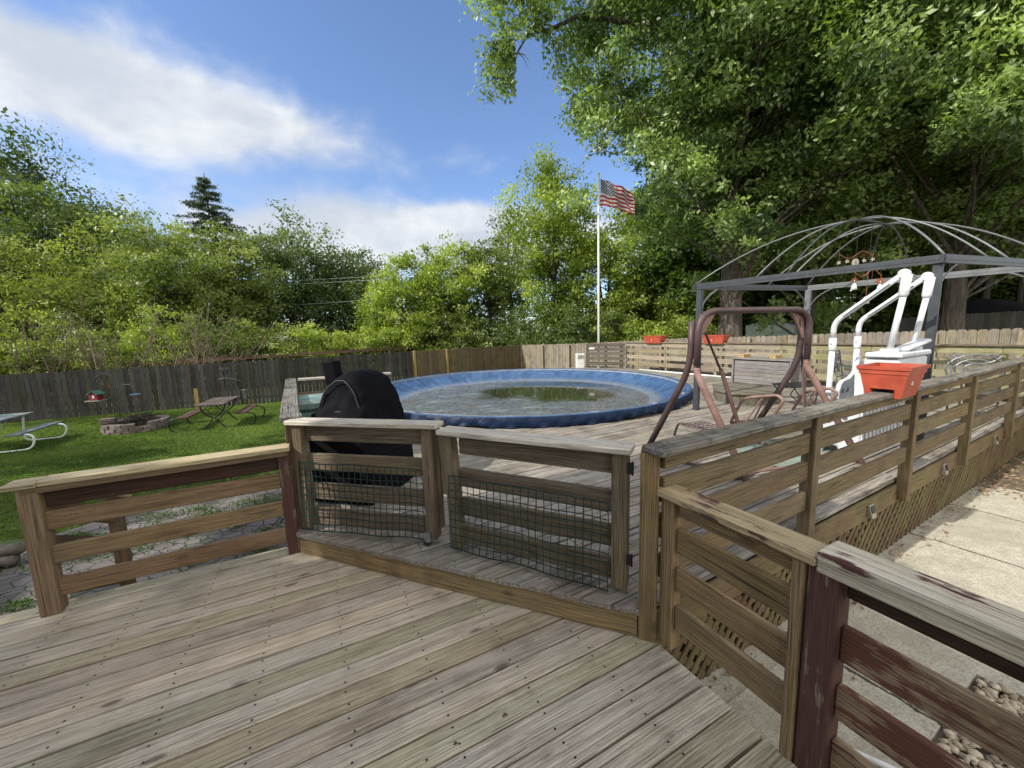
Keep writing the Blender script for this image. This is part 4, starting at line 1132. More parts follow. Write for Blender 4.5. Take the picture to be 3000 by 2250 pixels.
# ================================================================== PLANTERS
def planter(c, d, L, Wd, zc, label, plants=0, n=None):
    """trough straddling a rail cap; d = direction along the rail; zc = top of cap"""
    d = V(d).normalized(); n = V((d.y, -d.x, 0))
    t = thing('planter_box', label, 'planter', (c[0], c[1], zc), 'terracotta plastic planters straddling railings')
    c = V((c[0], c[1], 0)); H = .235
    def ring(z, l, w): return [c + d * sx * l / 2 + n * sy * w / 2 + Z * z for sx, sy in ((-1, -1), (1, -1), (1, 1), (-1, 1))]
    mb = MB()
    zb, zt = zc - .045, zc + H
    R_ = [ring(zb, L * .80, Wd * .70), ring(zt - .07, L * .94, Wd * .93), ring(zt - .07, L * .97, Wd * .97), ring(zt - .03, L * .985, Wd * .985), ring(zt - .03, L * 1.03, Wd * 1.06), ring(zt, L * 1.04, Wd * 1.08), ring(zt, L * .95, Wd * .90), ring(zt - .05, L * .93, Wd * .88), ring(zt - .10, L * .9, Wd * .82)]
    # side walls with a notch left open on the two ends for the rail
    for a, b in zip(R_[1:], R_[2:]):
        for k in range(4): mb.add([a[k], a[(k + 1) % 4], b[(k + 1) % 4], b[k]], [(0, 1, 2, 3)])
    a, b = R_[0], R_[1]
    for k in (0, 2): mb.add([a[k], a[(k + 1) % 4], b[(k + 1) % 4], b[k]], [(0, 1, 2, 3)])
    zn = zc + .035; nw = .16 / (Wd * .8)
    for k in (1, 3):
        p, q, r, s = a[k], a[(k + 1) % 4], b[(k + 1) % 4], b[k]
        fz = (zn - zb) / (zt - .07 - zb)
        def at(u, f): return p.lerp(q, u).lerp(s.lerp(r, u), f)
        u0, u1 = .5 - nw / 2, .5 + nw / 2
        mb.add([at(0, 0), at(u0, 0), at(u0, fz), at(0, fz)], [(0, 1, 2, 3)]); mb.add([at(u1, 0), at(1, 0), at(1, fz), at(u1, fz)], [(0, 1, 2, 3)])
        mb.add([at(0, fz), at(u0, fz), at(u1, fz), at(1, fz), at(1, 1), at(0, 1)], [(0, 1, 2, 3, 4, 5)])
    # inner channel walls and leg bottoms
    ll = L * .80 / 2
    for sy in (-1, 1):
        e = c + n * sy * .08
        mb.add([e - d * ll + Z * zb, e + d * ll + Z * zb, e + d * (ll + .03) + Z * zn, e - d * (ll + .03) + Z * zn], [(0, 1, 2, 3)])
        f = c + n * sy * Wd * .35
        mb.add([e - d * ll + Z * zb, e + d * ll + Z * zb, f + d * ll + Z * zb, f - d * ll + Z * zb], [(0, 1, 2, 3)])
    mb.add([c - d * (ll + .03) - n * .08 + Z * zn, c + d * (ll + .03) - n * .08 + Z * zn, c + d * (ll + .03) + n * .08 + Z * zn, c - d * (ll + .03) + n * .08 + Z * zn], [(0, 1, 2, 3)])
    mb.build('trough', M_ORANGE, t)
    mb = MB(); mb.add(ring(zt - .08, L * .91, Wd * .83), [(0, 1, 2, 3)]); mb.build('soil', M_ORANGEIN, t)
    mb = MB(); q = c + n * (Wd * .42) + d * -.05 + Z * (zc + .085)
    mb.board(q, q + d * .03, Z, .035, .006); mb.build('sticker', M_WHITE, t)
    if plants:
        rd = random.Random(plants); mb = MB()
        for k in range(14):
            p = c + d * rd.uniform(-.4, .4) * L + Z * (zt - .08); e = p + V((rd.uniform(-.15, .15), rd.uniform(-.1, .1), rd.uniform(.15, .42)))
            mb.tube([p, p.lerp(e, .5) + V((rd.uniform(-.04, .04), 0, 0)), e], [.006, .005, .002], 5)
        mb.build('dead_stems', M_TWIG, t)
planter(P2(3.06, .055), U2, .43, .345, 1.162, 'orange red plastic planter astride the long right railing, nearest to the camera')
planter(P2(10.2, -8.82), N2, .86, .34, 1.282, 'orange red planter on the far railing, left of the swing frame')
planter(P2(10.2, -6.38), N2, .78, .34, 1.282, 'orange red planter with dead stems seen through the brown swing frame', 5)

# ================================================================== GAZEBO
def gazebo():
    PLc, PRc, BL, BR = V((3.55, 7.45, 0)), V((5.45, 4.95, 0)), V((6.40, 8.42, 0)), V((8.30, 5.92, 0))
    t = thing('gazebo_frame', 'bare dark grey metal gazebo frame with domed roof ribs and no canopy', 'gazebo', PLc)
    zb, zt = 2.50, 2.60
    def beam(a, b, mat, nm='beam'):
        d = (b - a).normalized(); e = d * .04
        MB().board(a - e + Z * (zt - .03), b + e + Z * (zt - .03), Z, .062, .05).build(nm, mat, t)
        MB().board(a - e + Z * (zb + .018), b + e + Z * (zb + .018), Z, .042, .04).build(nm, mat, t)
    beam(PLc, PRc, M_GAZ); beam(PLc, BL, M_GAZ); beam(BL, BR, M_GAZL); beam(PRc, BR, M_GAZ)
    ctr = (PLc + BR) / 2
    for p in (PLc, PRc, BL, BR):
        i = p + (ctr - p).normalized() * .07
        rz = math.atan2((PRc - PLc).y, (PRc - PLc).x)
        MB().board(V((i.x, i.y, ZD)), V((i.x, i.y, zb)), V((math.cos(rz), math.sin(rz), 0)), .095, .095).build('post', M_GAZ if p in (PLc, PRc) else M_GAZL, t, bevel=.006)
        MB().box((i.x, i.y, ZD + .006), (.14, .14, .012), rz).build('foot_plate', M_GAZ, t)
    for p, q_, r_ in ((PLc, PRc, BL), (PRc, PLc, BR), (BL, PLc, BR), (BR, PRc, BL)):
        i = p + (ctr - p).normalized() * .07
        for o in (q_, r_):
            d = (o - p).normalized(); MB().tube(arc(i + Z * 2.15 + d * .04, i + Z * 2.38 + d * .12, i + d * .42 + Z * 2.5, 5), .011, 6).build('brace', M_GAZL, t)
    A1_, A2_ = V((5.70, 6.49, 3.43)), V((6.59, 6.96, 3.46))
    def rib(a, b, mat=M_GAZL, k=.9):
        a = a + Z * zt; c = a.lerp(b, .5); c = V((c.x, c.y, zt + (b.z - zt) * 1.0))
        MB().tube(arc(a, c, b, 14), .0135, 6).build('rib', mat, t, smooth=True)
    L = lambda a, b, f: a.lerp(b, f)
    rib(PLc, A1_); rib(PRc, A1_); rib(BL, A2_); rib(BR, A2_)
    rib(L(PLc, PRc, .33), A1_); rib(L(PLc, PRc, .47), A1_, M_GAZ); rib(L(PLc, PRc, .51), A2_); rib(L(PLc, BL, .62), A2_)
    rib(L(PRc, BR, .33), A1_); rib(L(PRc, BR, .5), A2_); rib(L(BL, BR, .5), A2_, M_GAZ); rib(L(BL, BR, .3), A2_, M_GAZ)
    MB().tube([A1_, (A1_ + A2_) / 2 + Z * .02, A2_], .0165, 6).build('ridge', M_GAZ, t)
    # two hanging wind chimes
    def chime(p, label, kind):
        t = thing('wind_chime', label, 'wind chime', p, 'wind chimes hanging in the gazebo frame')
        p = V(p); mb = MB(); mb.tube([V((p.x, p.y, 3.44)), p], .004, 4); mb.build('cord', M_BLKMETAL, t)
        ex = V((.78, -.25, 0)).normalized(); w = .235 if kind else .175
        pts = [p + ex * (x * w) + Z * (.05 * math.sin(x * 4) + (0 if kind else -.03 * x * x)) for x in np.linspace(-1, 1, 12)]
        MB().tube(pts, .005, 5).build('bar', M_COPPER, t)
        rd = random.Random(kind + 3)
        for k, x in enumerate(np.linspace(-1, 1, 5 if kind else 4)):
            h = rd.uniform(.10, .2); a = p + ex * x * w * .95 + Z * .02; b = a - Z * h
            MB().tube([a, b], .002, 4).build('string', M_COPPER, t)
            if kind: # little star and drop charms
                s = .035; vs = [b + ex * math.cos(q) * s * (1 if i % 2 else .5) + Z * (math.sin(q) * s * (1 if i % 2 else .5)) for i, q in enumerate(np.linspace(0, 2 * math.pi, 11)[:-1])]
                MB().slab(vs, (0, .006, 0)).build('star_charm', M_LAMP, t)
            elif k in (0, 3):
                s = .055 if k == 0 else .075; rim = []
                for i, q in enumerate(np.linspace(0, 2 * math.pi, 15)[:-1]):
                    r = s * (1 if i % 2 else .45); rim.append(b + ex * math.cos(q) * r + Z * math.sin(q) * r * .8)
                MB().slab(rim, (0, .008, 0)).build('leaf_charm', M_COPPER, t)
                e = b - Z * .10; mb = MB(); mb.tube([e + Z * .10, e + Z * .05], .003, 4); mb.tube([e + Z * .05, e + Z * .03, e - Z * .01, e - Z * .05], [.012, .028, .036, .046], 12); mb.build('bell', M_BARREL, t, smooth=True)
        e = p - Z * (.42 if not kind else .12)
        if not kind:
            MB().tube([p, e], .004, 5).build('centre_string', M_COPPER, t)
            mb = MB(); mb.tube([e + Z * .05, e + Z * .03, e - Z * .01, e - Z * .06], [.012, .03, .04, .05], 12); mb.build('bell', M_BARREL, t, smooth=True)
        else:
            rim = [e + ex * math.cos(q) * .045 + Z * math.sin(q) * .065 for q in np.linspace(0, 2 * math.pi, 13)[:-1]]
            MB().slab(rim, (0, .012, 0)).build('moon_charm', M_LAMP, t)
    chime((5.58, 6.35, 2.86), 'copper wind chime with star charms and a moon, the higher one under the gazebo', 1)
    chime((5.66, 6.20, 2.56), 'copper wind chime with leaf shapes and three white bells, the lower one', 0)
gazebo()

# ================================================================== SWING
def swing():
    L1, L2, R1, R2 = V((1.72, 4.86, ZD)), V((2.40, 3.78, ZD)), V((3.22, 5.20, ZD)), V((3.98, 4.22, ZD))
    t = thing('porch_swing', 'brown tubular porch swing frame without seat fabric or canopy standing on the pool deck', 'swing', (L1 + R2) / 2)
    r = .036
    mL, mR = V((2.05, 4.30, 0)), V((3.60, 4.72, 0))
    dl = (L2 - L1); dl.z = 0; dl.normalize(); dr = (R2 - R1); dr.z = 0; dr.normalize()
    def leg(foot, m_, d, sgn, mat):
        top = m_ + d * sgn * .038
        pts = rounded([V((top.x, top.y, 1.86)), V((top.x, top.y, 1.34)), foot], .28, 7)
        MB().tube(pts, r, 12).build('leg', mat, t, smooth=True)
    leg(L1, mL, dl, -1, M_SWINGD); leg(R1, mR, dr, -1, M_SWINGD)
    # inverted U top that runs down into the two front legs
    tl, tr_ = mL + dl * .038, mR + dr * .038
    pts = rounded([V((tl.x, tl.y, 1.34)), V((tl.x, tl.y, 1.965)), V((tr_.x, tr_.y, 1.965)), V((tr_.x, tr_.y, 1.34))], .26, 8)
    MB().tube(pts, r, 12).build('top_rail', M_SWINGD, t, smooth=True)
    MB().tube(rounded([V((tl.x, tl.y, 1.36)), V((tl.x, tl.y, 1.28)), L2], .26, 7), r, 12).build('leg', M_SWING, t, smooth=True)
    MB().tube(rounded([V((tr_.x, tr_.y, 1.36)), V((tr_.x, tr_.y, 1.28)), R2], .26, 7), r, 12).build('leg', M_SWING, t, smooth=True)
    # gusset plates and bolts
    for m_, d in ((mL, dl), (mR, dr)):
        w = V((1, .2, 0)).normalized() * (1 if m_ is mL else -1)
        MB().slab([m_ + w * .06 + Z * 1.93, m_ + w * .24 + Z * 1.945, m_ + w * .04 + Z * 1.62], d * .02).build('gusset_plate', M_SWING, t)
        for z in (1.55, 1.38): MB().tube([m_ + d * .05 + Z * z, m_ + d * .05 + Z * z - V((1, .2, 0)) * (.055 if m_ is mL else -.055) * -1], .010, 6).build('bolt', M_BLKMETAL, t)
    # base rails joining the feet
    MB().tube([L1 + Z * .03, L2 + Z * .03], .017, 8).build('foot_rail', M_SWINGD, t); MB().tube([R1 + Z * .03, R2 + Z * .03], .017, 8).build('foot_rail', M_SWING, t)
    MB().tube([L1.lerp(L2, .9) + Z * .05, R1.lerp(R2, .9) + Z * .05], .015, 8).build('foot_rail', M_SWING, t)
    # hanging seat
    s = thing('hanging_bench', 'rusty bare seat frame with two looped armrests hanging in the swing frame', 'swing seat', (3.3, 4.6, .5))
    dd = V((.49, -.87, 0)); wv = V((.93, .36, 0))
    A_f, A_n = V((2.80, 4.82, 0)), V((3.06, 4.36, 0)); B_f, B_n = V((3.78, 5.12, 0)), V((3.98, 4.72, 0))
    for f, n_ in ((A_f, A_n), (B_f, B_n)):
        pts = rounded([f + Z * .56, f + Z * .62 + dd * .02, f + Z * .90 + dd * .14, n_ + Z * .985, n_ + dd * .07 + Z * .93, n_ - dd * .10 + Z * .60], .10, 5)
        MB().tube(pts, .0175, 10).build('armrest', M_SWING, s, smooth=True)
        MB().tube([n_ - dd * .16 + Z * .93, f + dd * .16 + Z * .56], .010, 6).build('stay', M_SWING, s); MB().tube([n_ - dd * .14 + Z * .93, f + dd * .24 + Z * .54], .010, 6).build('stay', M_SWINGD, s)
    MB().tube(rounded([A_f + Z * .56, B_f + Z * .56, B_n + Z * .52, A_n + Z * .52, A_f + Z * .56], .08, 4), .0165, 8).build('seat_rim', M_SWING, s, smooth=True)
    MB().tube([A_n + Z * .52, B_n + Z * .52], .0165, 8).build('seat_rim', M_SWING, s)
    MB().tube([A_f.lerp(A_n, .5) + Z * .56, B_f.lerp(B_n, .5) + Z * .56], .012, 8).build('cross_bar', M_SWINGD, s)
    mb = MB(); b0, b1 = A_f - dd * .42 + Z * .50 - wv * .38, A_f + Z * .44 - wv * .32    # folded back panel of parallel wires
    for k in range(9):
        a = b0.lerp(b1, k / 8); mb.tube([a, a + wv * .42], .0055, 5)
    for k in range(6):
        a = b0.lerp(b0 + wv * .42, k / 5); mb.tube([a, a + (b1 - b0)], .0055, 5)
    mb.build('wire_panel', M_SWINGD, s)
    # hangers
    for m_, e, w in ((mL, A_f.lerp(A_n, .3), 1), (mR, B_f.lerp(B_n, .45), -1)):
        top = m_ + V((.10 * w, .03 * w, 1.80)); kn = top.lerp(V((e.x, e.y, .55)), .42) + V((0, 0, 0))
        MB().tube([top + Z * .05, top, kn], .014, 8).build('hanger', M_SWINGD, s)
        MB().board(kn + Z * .02, V((e.x, e.y, .40)), wv, .055, .02).build('hanger_bar', M_SWING, s, bevel=.004)
    # green mat under it and folded frame pieces
    o = MB().prism([(p.x, p.y) for p in (V((2.55, 4.55, 0)), V((3.15, 4.1, 0)), V((4.1, 4.75, 0)), V((3.45, 5.2, 0)))], ZD + .005, ZD + .014).build('floor_mat', M_GREENMAT)
    o['label'] = 'faded grey green mat lying on the deck under the swing'; o['category'] = 'mat'
    o = MB().tube(rounded([V((2.42, 5.62, ZD)), V((2.40, 5.45, .42)), V((2.66, 5.2, .40)), V((2.85, 5.05, ZD + .02))], .08, 5), .017, 10).build('bent_tube', M_SWINGD, None, smooth=True)
    o['label'] = 'short bent dark metal tube standing on the deck left of the swing'; o['category'] = 'tube'
    o = MB().tube([V((2.1, 4.35, ZD + .02)), V((2.55, 4.15, ZD + .02))], .014, 8).build('loose_bar', M_SWING)
    o['label'] = 'loose rusty bar lying on deck boards by the front left swing leg'; o['category'] = 'bar'
swing()

# ================================================================== STORAGE CHEST, STEP BOX, TABLE
def chest():
    c = V((7.05, 9.62, 0)); l = -N2; d = V((.94, .34, 0))
    d = U2; L, D, H = 1.48, .74, .70
    t = thing('storage_chest', 'long grey plank storage chest standing behind the swing', 'chest', c)
    for k in range(6):
        z = ZD + .07 + k * .105
        if z > ZD + H - .06: break
        MB().board(c + l * .04 + Z * z, c + l * (L - .04) + Z * z, Z, .1, .02, ).build('front_plank', M_CHEST, t, bevel=.003)
        MB().board(c + d * .04 + Z * z, c + d * (D - .04) + Z * z, Z, .1, .02).build('side_plank', M_CHEST, t, bevel=.003)
    mb = MB(); mb.add([c + l * .02 + d * .03 + Z * z for z in (ZD, ZD + H)] + [c + l * (L - .02) + d * .03 + Z * z for z in (ZD + H, ZD)], [(0, 1, 2, 3)])
    mb.add([c + l * .03 + d * .02 + Z * z for z in (ZD, ZD + H)] + [c + l * .03 + d * (D - .02) + Z * z for z in (ZD + H, ZD)], [(0, 1, 2, 3)])
    mb.build('shade_sheet', M_GAPSHADE, t)  # dark sheets that paint shade into the gaps between planks
    for a in (c, c + l * L, c + d * D, c + l * L + d * D):
        MB().board(a + Z * ZD, a + Z * (ZD + H - .03), d, .075, .05).build('corner_post', M_CHEST, t, bevel=.004)
    mb = MB()
    for k in range(4):
        f = (k + .5) / 4 * (D + .1) - .05; mb.board(c + d * f - l * .05 + Z * (ZD + H), c + d * f + l * (L + .05) + Z * (ZD + H), d, (D + .1) / 4 - .004, .04)
    mb.build('lid', M_CHEST, t, bevel=.005)
    for i, (f, g) in enumerate(((.93, .30), (.38, .33))):
        q = c + l * (L * f) + d * (D * g) + Z * (ZD + H + .062)
        t = thing('wood_block', ('pale cut timber block on the chest lid, left one', 'pale cut timber block on the chest lid, right one')[i], 'block', q, 'pale timber blocks on the chest')
        for k in (0, 1):
            MB().board(q - l * (.07 * k * 1.0 - .0) + d * -.09, q - l * (.07 * k) + d * .26, l, .066, .088).build('block_half', M_PINE, t, bevel=.003)
    # octagonal step box
    poly = [V((4.85, 9.12, 0)), V((4.48, 8.3, 0)), V((4.52, 7.80, 0)), V((4.90, 7.60, 0)), V((5.36, 7.70, 0)), V((5.66, 8.25, 0)), V((5.62, 8.95, 0)), V((5.25, 9.2, 0))]
    t = thing('step_box', 'low many sided grey wooden platform box between the pool and the chest', 'step', V((5.1, 8.4, ZD)))
    for i in range(8):
        a, b = poly[i], poly[(i + 1) % 8]; k = max(2, int((b - a).length / .12)); mb = MB()
        for j in range(k):
            p = a.lerp(b, (j + .5) / k); w = (b - a).length / k - .006; mb.board(p + Z * ZD, p + Z * (ZD + .215), (b - a), w, .02)
        mb.build('side_panel', M_STEP, t)
    cen = sum(poly, V((0, 0, 0))) / 8; mb = MB(); big = [cen + (p - cen) * 1.07 for p in poly]; u = V((-.42, .91, 0)); v = V((.91, .42, 0))
    k = -1.0
    while k < 1.0:
        pl_ = [cen + u * a + v * b for a, b in ((-1.5, k), (-1.5, k + .135), (1.5, k + .135), (1.5, k))]
        for i in range(8):
            a, b = big[i], big[(i + 1) % 8]; e = (b - a).normalized(); n = V((e.y, -e.x, 0))
            if (cen - a).dot(n) > 0: n = -n
            pl_ = clip_poly(pl_, a, n)
            if len(pl_) < 3: break
        if len(pl_) >= 3:
            ox, oy = random.uniform(0, 50), random.uniform(0, 20); zz = ZD + .218
            n = len(pl_); vs = [p + Z * zz for p in pl_] + [p + Z * (zz + .03) for p in pl_]
            mb.add(vs, [tuple(range(n)), tuple(range(n, 2 * n))] + [(j, (j + 1) % n, (j + 1) % n + n, j + n) for j in range(n)], [(ox + (p - cen).dot(u), oy + (p - cen).dot(v), 0) for p in pl_] * 2)
        k += .141
    mb.build('top_planks', M_STEP, t, bevel=.003)
    # small dark table
    t = thing('side_table', 'low black folding table between the chest and the swing', 'table', (5.7, 7.5, ZD))
    q = [V((5.32, 7.2, 0)), V((5.98, 7.35, 0)), V((5.98, 7.85, 0)), V((5.30, 7.75, 0))]
    MB().prism([(p.x, p.y) for p in q], .585, .61).build('table_top', M_BLKMETAL, t, bevel=.006)
    for p, r_ in ((q[0], q[1]), (q[1], q[0]), (q[2], q[3]), (q[3], q[2])):
        MB().tube([p.lerp(r_, .08) + Z * .58, p.lerp(r_, .35) + Z * .35, p.lerp(r_, .05) + Z * ZD], .011, 6).build('leg', M_BLKMETAL, t)
chest()

# ================================================================== POOL LADDER
def ladder():
    t = thing('pool_ladder', 'large white plastic pool ladder with tall bent handrails parked on the deck', 'ladder', (4.5, 4.8, ZD))
    O = V((4.05, 4.84, 0)); k = N2; w = U2 * .70
    def q(a, b, z): return O + k * a + w * b + Z * z
    for b in (0, 1):
        r = .034
        MB().tube([q(0, b, ZD), q(0, b, 1.45)], .031, 14).build('handrail_post', M_WHITE, t, smooth=True)
        MB().tube([q(0, b, 1.44), q(0, b, 1.46), q(0, b, 1.60)], [.033, .040, .040], 14).build('handrail_socket', M_WHITE, t, smooth=True)
        MB().tube(rounded([q(0, b, 1.60), q(0, b, 1.80), q(.59, b, 2.30)], .16, 7), .030, 14).build('handrail', M_WHITE, t, smooth=True)
        # channel groove on the sloping part
        MB().tube([q(.10, b, 1.865) - w * .055, q(.50, b, 2.205) - w * .055], .007, 5).build('groove', M_GAZL, t)
        c = q(.60, b, 2.30)
        MB().tube([c - w * .05, c + w * .05], .052, 20).build('elbow', M_WHITE, t, smooth=False, bevel=.012)
        MB().tube([q(.625, b, 2.29), q(.61, b, 2.08), q(.605, b, 2.05)], [.045, .044, .031], 14).build('down_socket', M_WHITE, t, smooth=True)
        MB().tube([q(.61, b, 2.06), q(.54, b, 1.46)], .029, 14).build('down_tube', M_WHITE, t, smooth=True)
        mb = MB(); c = q(.54, b, 1.46); mb.tube([c - Z * .03, c + Z * .02], .085, 20); mb.build('collar', M_WHITE, t, bevel=.006)
        for zz in (1.53, 2.20): MB().tube([q(0 if zz < 2 else .615, b, zz) - w * .06, q(0 if zz < 2 else .615, b, zz) - w * .048], .010, 10).build('bolt', M_GAZL, t)
    # platform
    mb = MB(); mb.slab([q(.36, -.16, 1.38), q(.68, -.16, 1.38), q(.68, 1.16, 1.38), q(.36, 1.16, 1.38)], Z * .06); mb.build('platform', M_WHITE, t, bevel=.015)
    mb = MB(); mb.slab([q(.34, -.10, 1.22), q(.66, -.10, 1.22), q(.66, 1.10, 1.22), q(.34, 1.10, 1.22)], Z * .15); mb.build('platform_box', M_WHITE, t, bevel=.02)
    mb = MB(); mb.slab([q(.52, .25, 1.44), q(.66, .25, 1.44), q(.66, 1.25, 1.52), q(.52, 1.25, 1.52)], Z * .05); mb.build('lid', M_WHITE, t, bevel=.02)
    # side panels: narrow at the top, flared to wide feet
    for b in (-.36, 1.22):
        outl = [(.30, .80), (.16, .76), (.04, .66), (-.04, .45), (-.10, ZD), (.06, ZD), (.10, .30), (.22, .30), (.26, ZD), (.44, ZD), (.43, .55), (.40, .80)]
        mb = MB(); mb.slab([q(a, b, z) for a, z in outl], w * .09); mb.build('side_panel', M_WHITE, t, bevel=.012)
        for a, z in ((.12, .60), (.28, .66), (.28, .50)):
            mb = MB(); e = (b - .006) if b < 0 else b + .132; mb.tube([q(a, e, z), q(a, e + .008, z)], .028, 12); mb.build('hole_ring', M_GAZL, t)
    # curved shield between the two handrail posts
    pts = [(.10, .80), (.10, .93), (.16, 1.02), (.26, 1.06), (.50, 1.08), (.68, 1.14), (.80, 1.26), (.86, 1.34), (.95, 1.34), (.95, .80)]
    mb = MB(); mb.slab([q(.03, b, z) for b, z in pts], k * .05); mb.build('curved_shield', M_WHITE, t, bevel=.014)
    for b, z, rr in ((.22, .93, .034), (.42, .93, .034), (.22, .78, .034), (.42, .78, .034), (.72, 1.02, .045), (.62, .78, .034)):
        mb = MB(); mb.tube([q(.024, b, z), q(.030, b, z)], rr, 14); mb.build('hole', M_GAZL, t)
        mb = MB(); mb.tube([q(.080, b, z), q(.086, b, z)], rr, 14); mb.build('hole', M_GAZL, t)
    for i, (a, z) in enumerate(((.10, .62), (.04, .33))):
        mb = MB(); mb.slab([q(a - .05, -.30, z), q(a + .05, -.30, z), q(a + .05, 1.24, z), q(a - .05, 1.24, z)], Z * .035); mb.build('step', M_WHITE, t, bevel=.008)
    # slotted panel that faces the railing
    for j in range(11):
        b = -.27 + j * .152
        mb = MB(); mb.slab([q(.36, b - .038, .42), q(.36, b + .038, .42), q(.32, b + .038, 1.24), q(.32, b - .038, 1.24)], k * .085); mb.build('slat', M_WHITE, t)
    mb = MB(); mb.slab([q(.44, -.36, ZD + .005), q(.44, 1.34, ZD + .005), q(.43, 1.34, .42), q(.43, -.36, .42)], k * .03); mb.build('kick_panel', M_WHITE, t, bevel=.01)
    for j in range(5):
        c = q(.472, -.15 + j * .32, .31); mb = MB(); mb.tube([c, c + k * .006], .032, 14); mb.build('hole', M_GAZL, t)
ladder()

# ================================================================== PATIO CHAIRS
def chair(c, rz, label):
    t = thing('patio_chair', label, 'chair', c, 'metal patio chairs at the back of the deck')
    c = V(c); M = Matrix.Rotation(rz, 3, 'Z')
    def q(x, y, z): return c + M @ V((x, y, z))
    mb = M_GAZL
    MB().tube(rounded([q(-.28, .26, 0), q(-.28, .26, .45), q(-.27, .34, 1.0), q(.27, .34, 1.0), q(.28, .26, .45), q(.28, .26, 0)], .05, 4), .014, 8).build('back_frame', mb, t, smooth=True)
    for s in (-1, 1):
        MB().tube(rounded([q(s * .28, -.26, 0), q(s * .28, -.26, .62), q(s * .28, .29, .66)], .08, 5), .014, 8).build('arm', mb, t, smooth=True)
        MB().tube(arc(q(-.27, .33, .98), q(s * .1, .32, .74), q(.27, .31, .98 if s > 0 else .52), 10), .013, 6).build('back_curve', mb, t)
    for k in (0, 1, 2):
        r = .10 + k * .08
        pts = [q(math.cos(a) * r * 1.3, .325, .76 + math.sin(a) * r * .95) for a in np.linspace(0, 2 * math.pi, 17)]
        MB().tube(pts, .016, 6, cap=False).build('back_ring', mb, t)
    mbb = MB()
    for k in range(8): mbb.board(q(-.26 + k * .074, -.26, .44), q(-.26 + k * .074, .27, .44), V((1, 0, 0)), .05, .012)
    mbb.build('seat', mb, t)
chair((7.62, 6.15, ZD), R(-35), 'light grey metal chair with curved back rings right of the ladder')
chair((7.45, 8.25, ZD), R(40), 'grey metal armchair partly hidden behind the white ladder')

# ================================================================== GARDEN THINGS
def picnic_modern():
    c = V((-8.80, 11.35, 0)); rz = math.atan2(1.55, -.62); ux = V((math.cos(rz), math.sin(rz), 0)); uy = V((-ux.y, ux.x, 0)); zl = ZL
    t = thing('picnic_table', 'dark wooden picnic table with curled black iron legs on the lawn', 'table', (c.x, c.y, zl))
    def q(a, b, z): return c + ux * a + uy * b + Z * z
    mb = MB()
    for k in range(5): mb.board(q(-.78, -.28 + k * .14, .03), q(.78, -.28 + k * .14, .03), uy, .13, .035)
    mb.build('table_top', M_PLUMWOOD, t, bevel=.004)
    for a in (-.55, .55):
        for s in (-1, 1):
            MB().tube(arc(q(a, s * .30, .0), q(a, s * .26, -.26), q(a, s * .03, -.36), 6) + arc(q(a, s * .03, -.38), q(a, s * .12, -.55), q(a, s * .30, zl), 6), .020, 6).build('leg', M_BLKMETAL, t, smooth=True)
        MB().tube([q(a, math.cos(x) * .12, -.18 + math.sin(x) * .1) for x in np.linspace(0, 2 * math.pi, 14)], .010, 5, cap=False).build('scroll', M_BLKMETAL, t)
    for s in (-1, 1):
        b0 = s * .68
        t2 = thing('garden_bench', ('reddish plank bench with curled iron legs, right of the dark picnic table', 'reddish plank bench with curled iron legs, left of the dark picnic table')[s > 0], 'bench', q(0, b0, zl), 'benches of the dark picnic table')
        mb = MB()
        for k in range(2): mb.board(q(-.72, b0 - .07 + k * .14, -.28), q(.72, b0 - .07 + k * .14, -.28), uy, .13, .035)
        mb.build('seat', M_REDBENCH, t2, bevel=.004)
        for a in (-.6, .6):
            MB().tube(arc(q(a, b0 - s * .1, -.30), q(a, b0 + s * .42, -.24), q(a, b0 + s * .34, -.52), 7) + arc(q(a, b0 + s * .34, -.54), q(a, b0 + s * .30, -.68), q(a, b0 + s * .18, zl + .01), 5), .020, 6).build('leg', M_BLKMETAL, t2, smooth=True)
picnic_modern()

def picnic_blue():
    c = V((-12.9, 9.3, 0)); ux = V((-.43, .90, 0)).normalized(); uy = V((ux.y, -ux.x, 0))   # uy points to the right/front
    t = thing('picnic_table', 'pale blue painted picnic table with white tube frame at the left edge', 'table', (c.x, c.y, ZL))
    def q(a, b, z): return c + ux * a + uy * b + Z * z
    mb = MB()
    for k in range(5): mb.board(q(-.85, -.30 + k * .15, .05), q(.85, -.30 + k * .15, .05), uy, .142, .035)
    mb.build('table_top', M_BLUEWOOD, t, bevel=.004)
    for s in (-1, 1):
        mb = MB()
        for k in range(2): mb.board(q(-.85, s * .74 - .07 + k * .14, -.27), q(.85, s * .74 - .07 + k * .14, -.27), uy, .135, .035)
        mb.build('bench_board', M_BLUEWOOD, t, bevel=.004)
    for a in (-.65, .65):
        MB().tube(rounded([q(a, -.26, .02), q(a, -.22, -.3), q(a, -.5, ZL + .03), q(a, -1.0, ZL + .03), q(a, -1.02, -.30), q(a, -.6, -.30)], .18, 6), .024, 8).build('leg_tube', M_WHITEPAINT, t, smooth=True)
        MB().tube(rounded([q(a, .26, .02), q(a, .22, -.3), q(a, .2, ZL + .03), q(a, .98, ZL + .03), q(a, 1.05, -.30), q(a, .6, -.30)], .18, 6), .024, 8).build('leg_tube', M_WHITEPAINT, t, smooth=True)
        MB().tube([q(a, 0, .0), q(a * .3, 0, -.3), q(0, 0, -.32)], .012, 6).build('brace', M_WHITEPAINT, t)
picnic_blue()

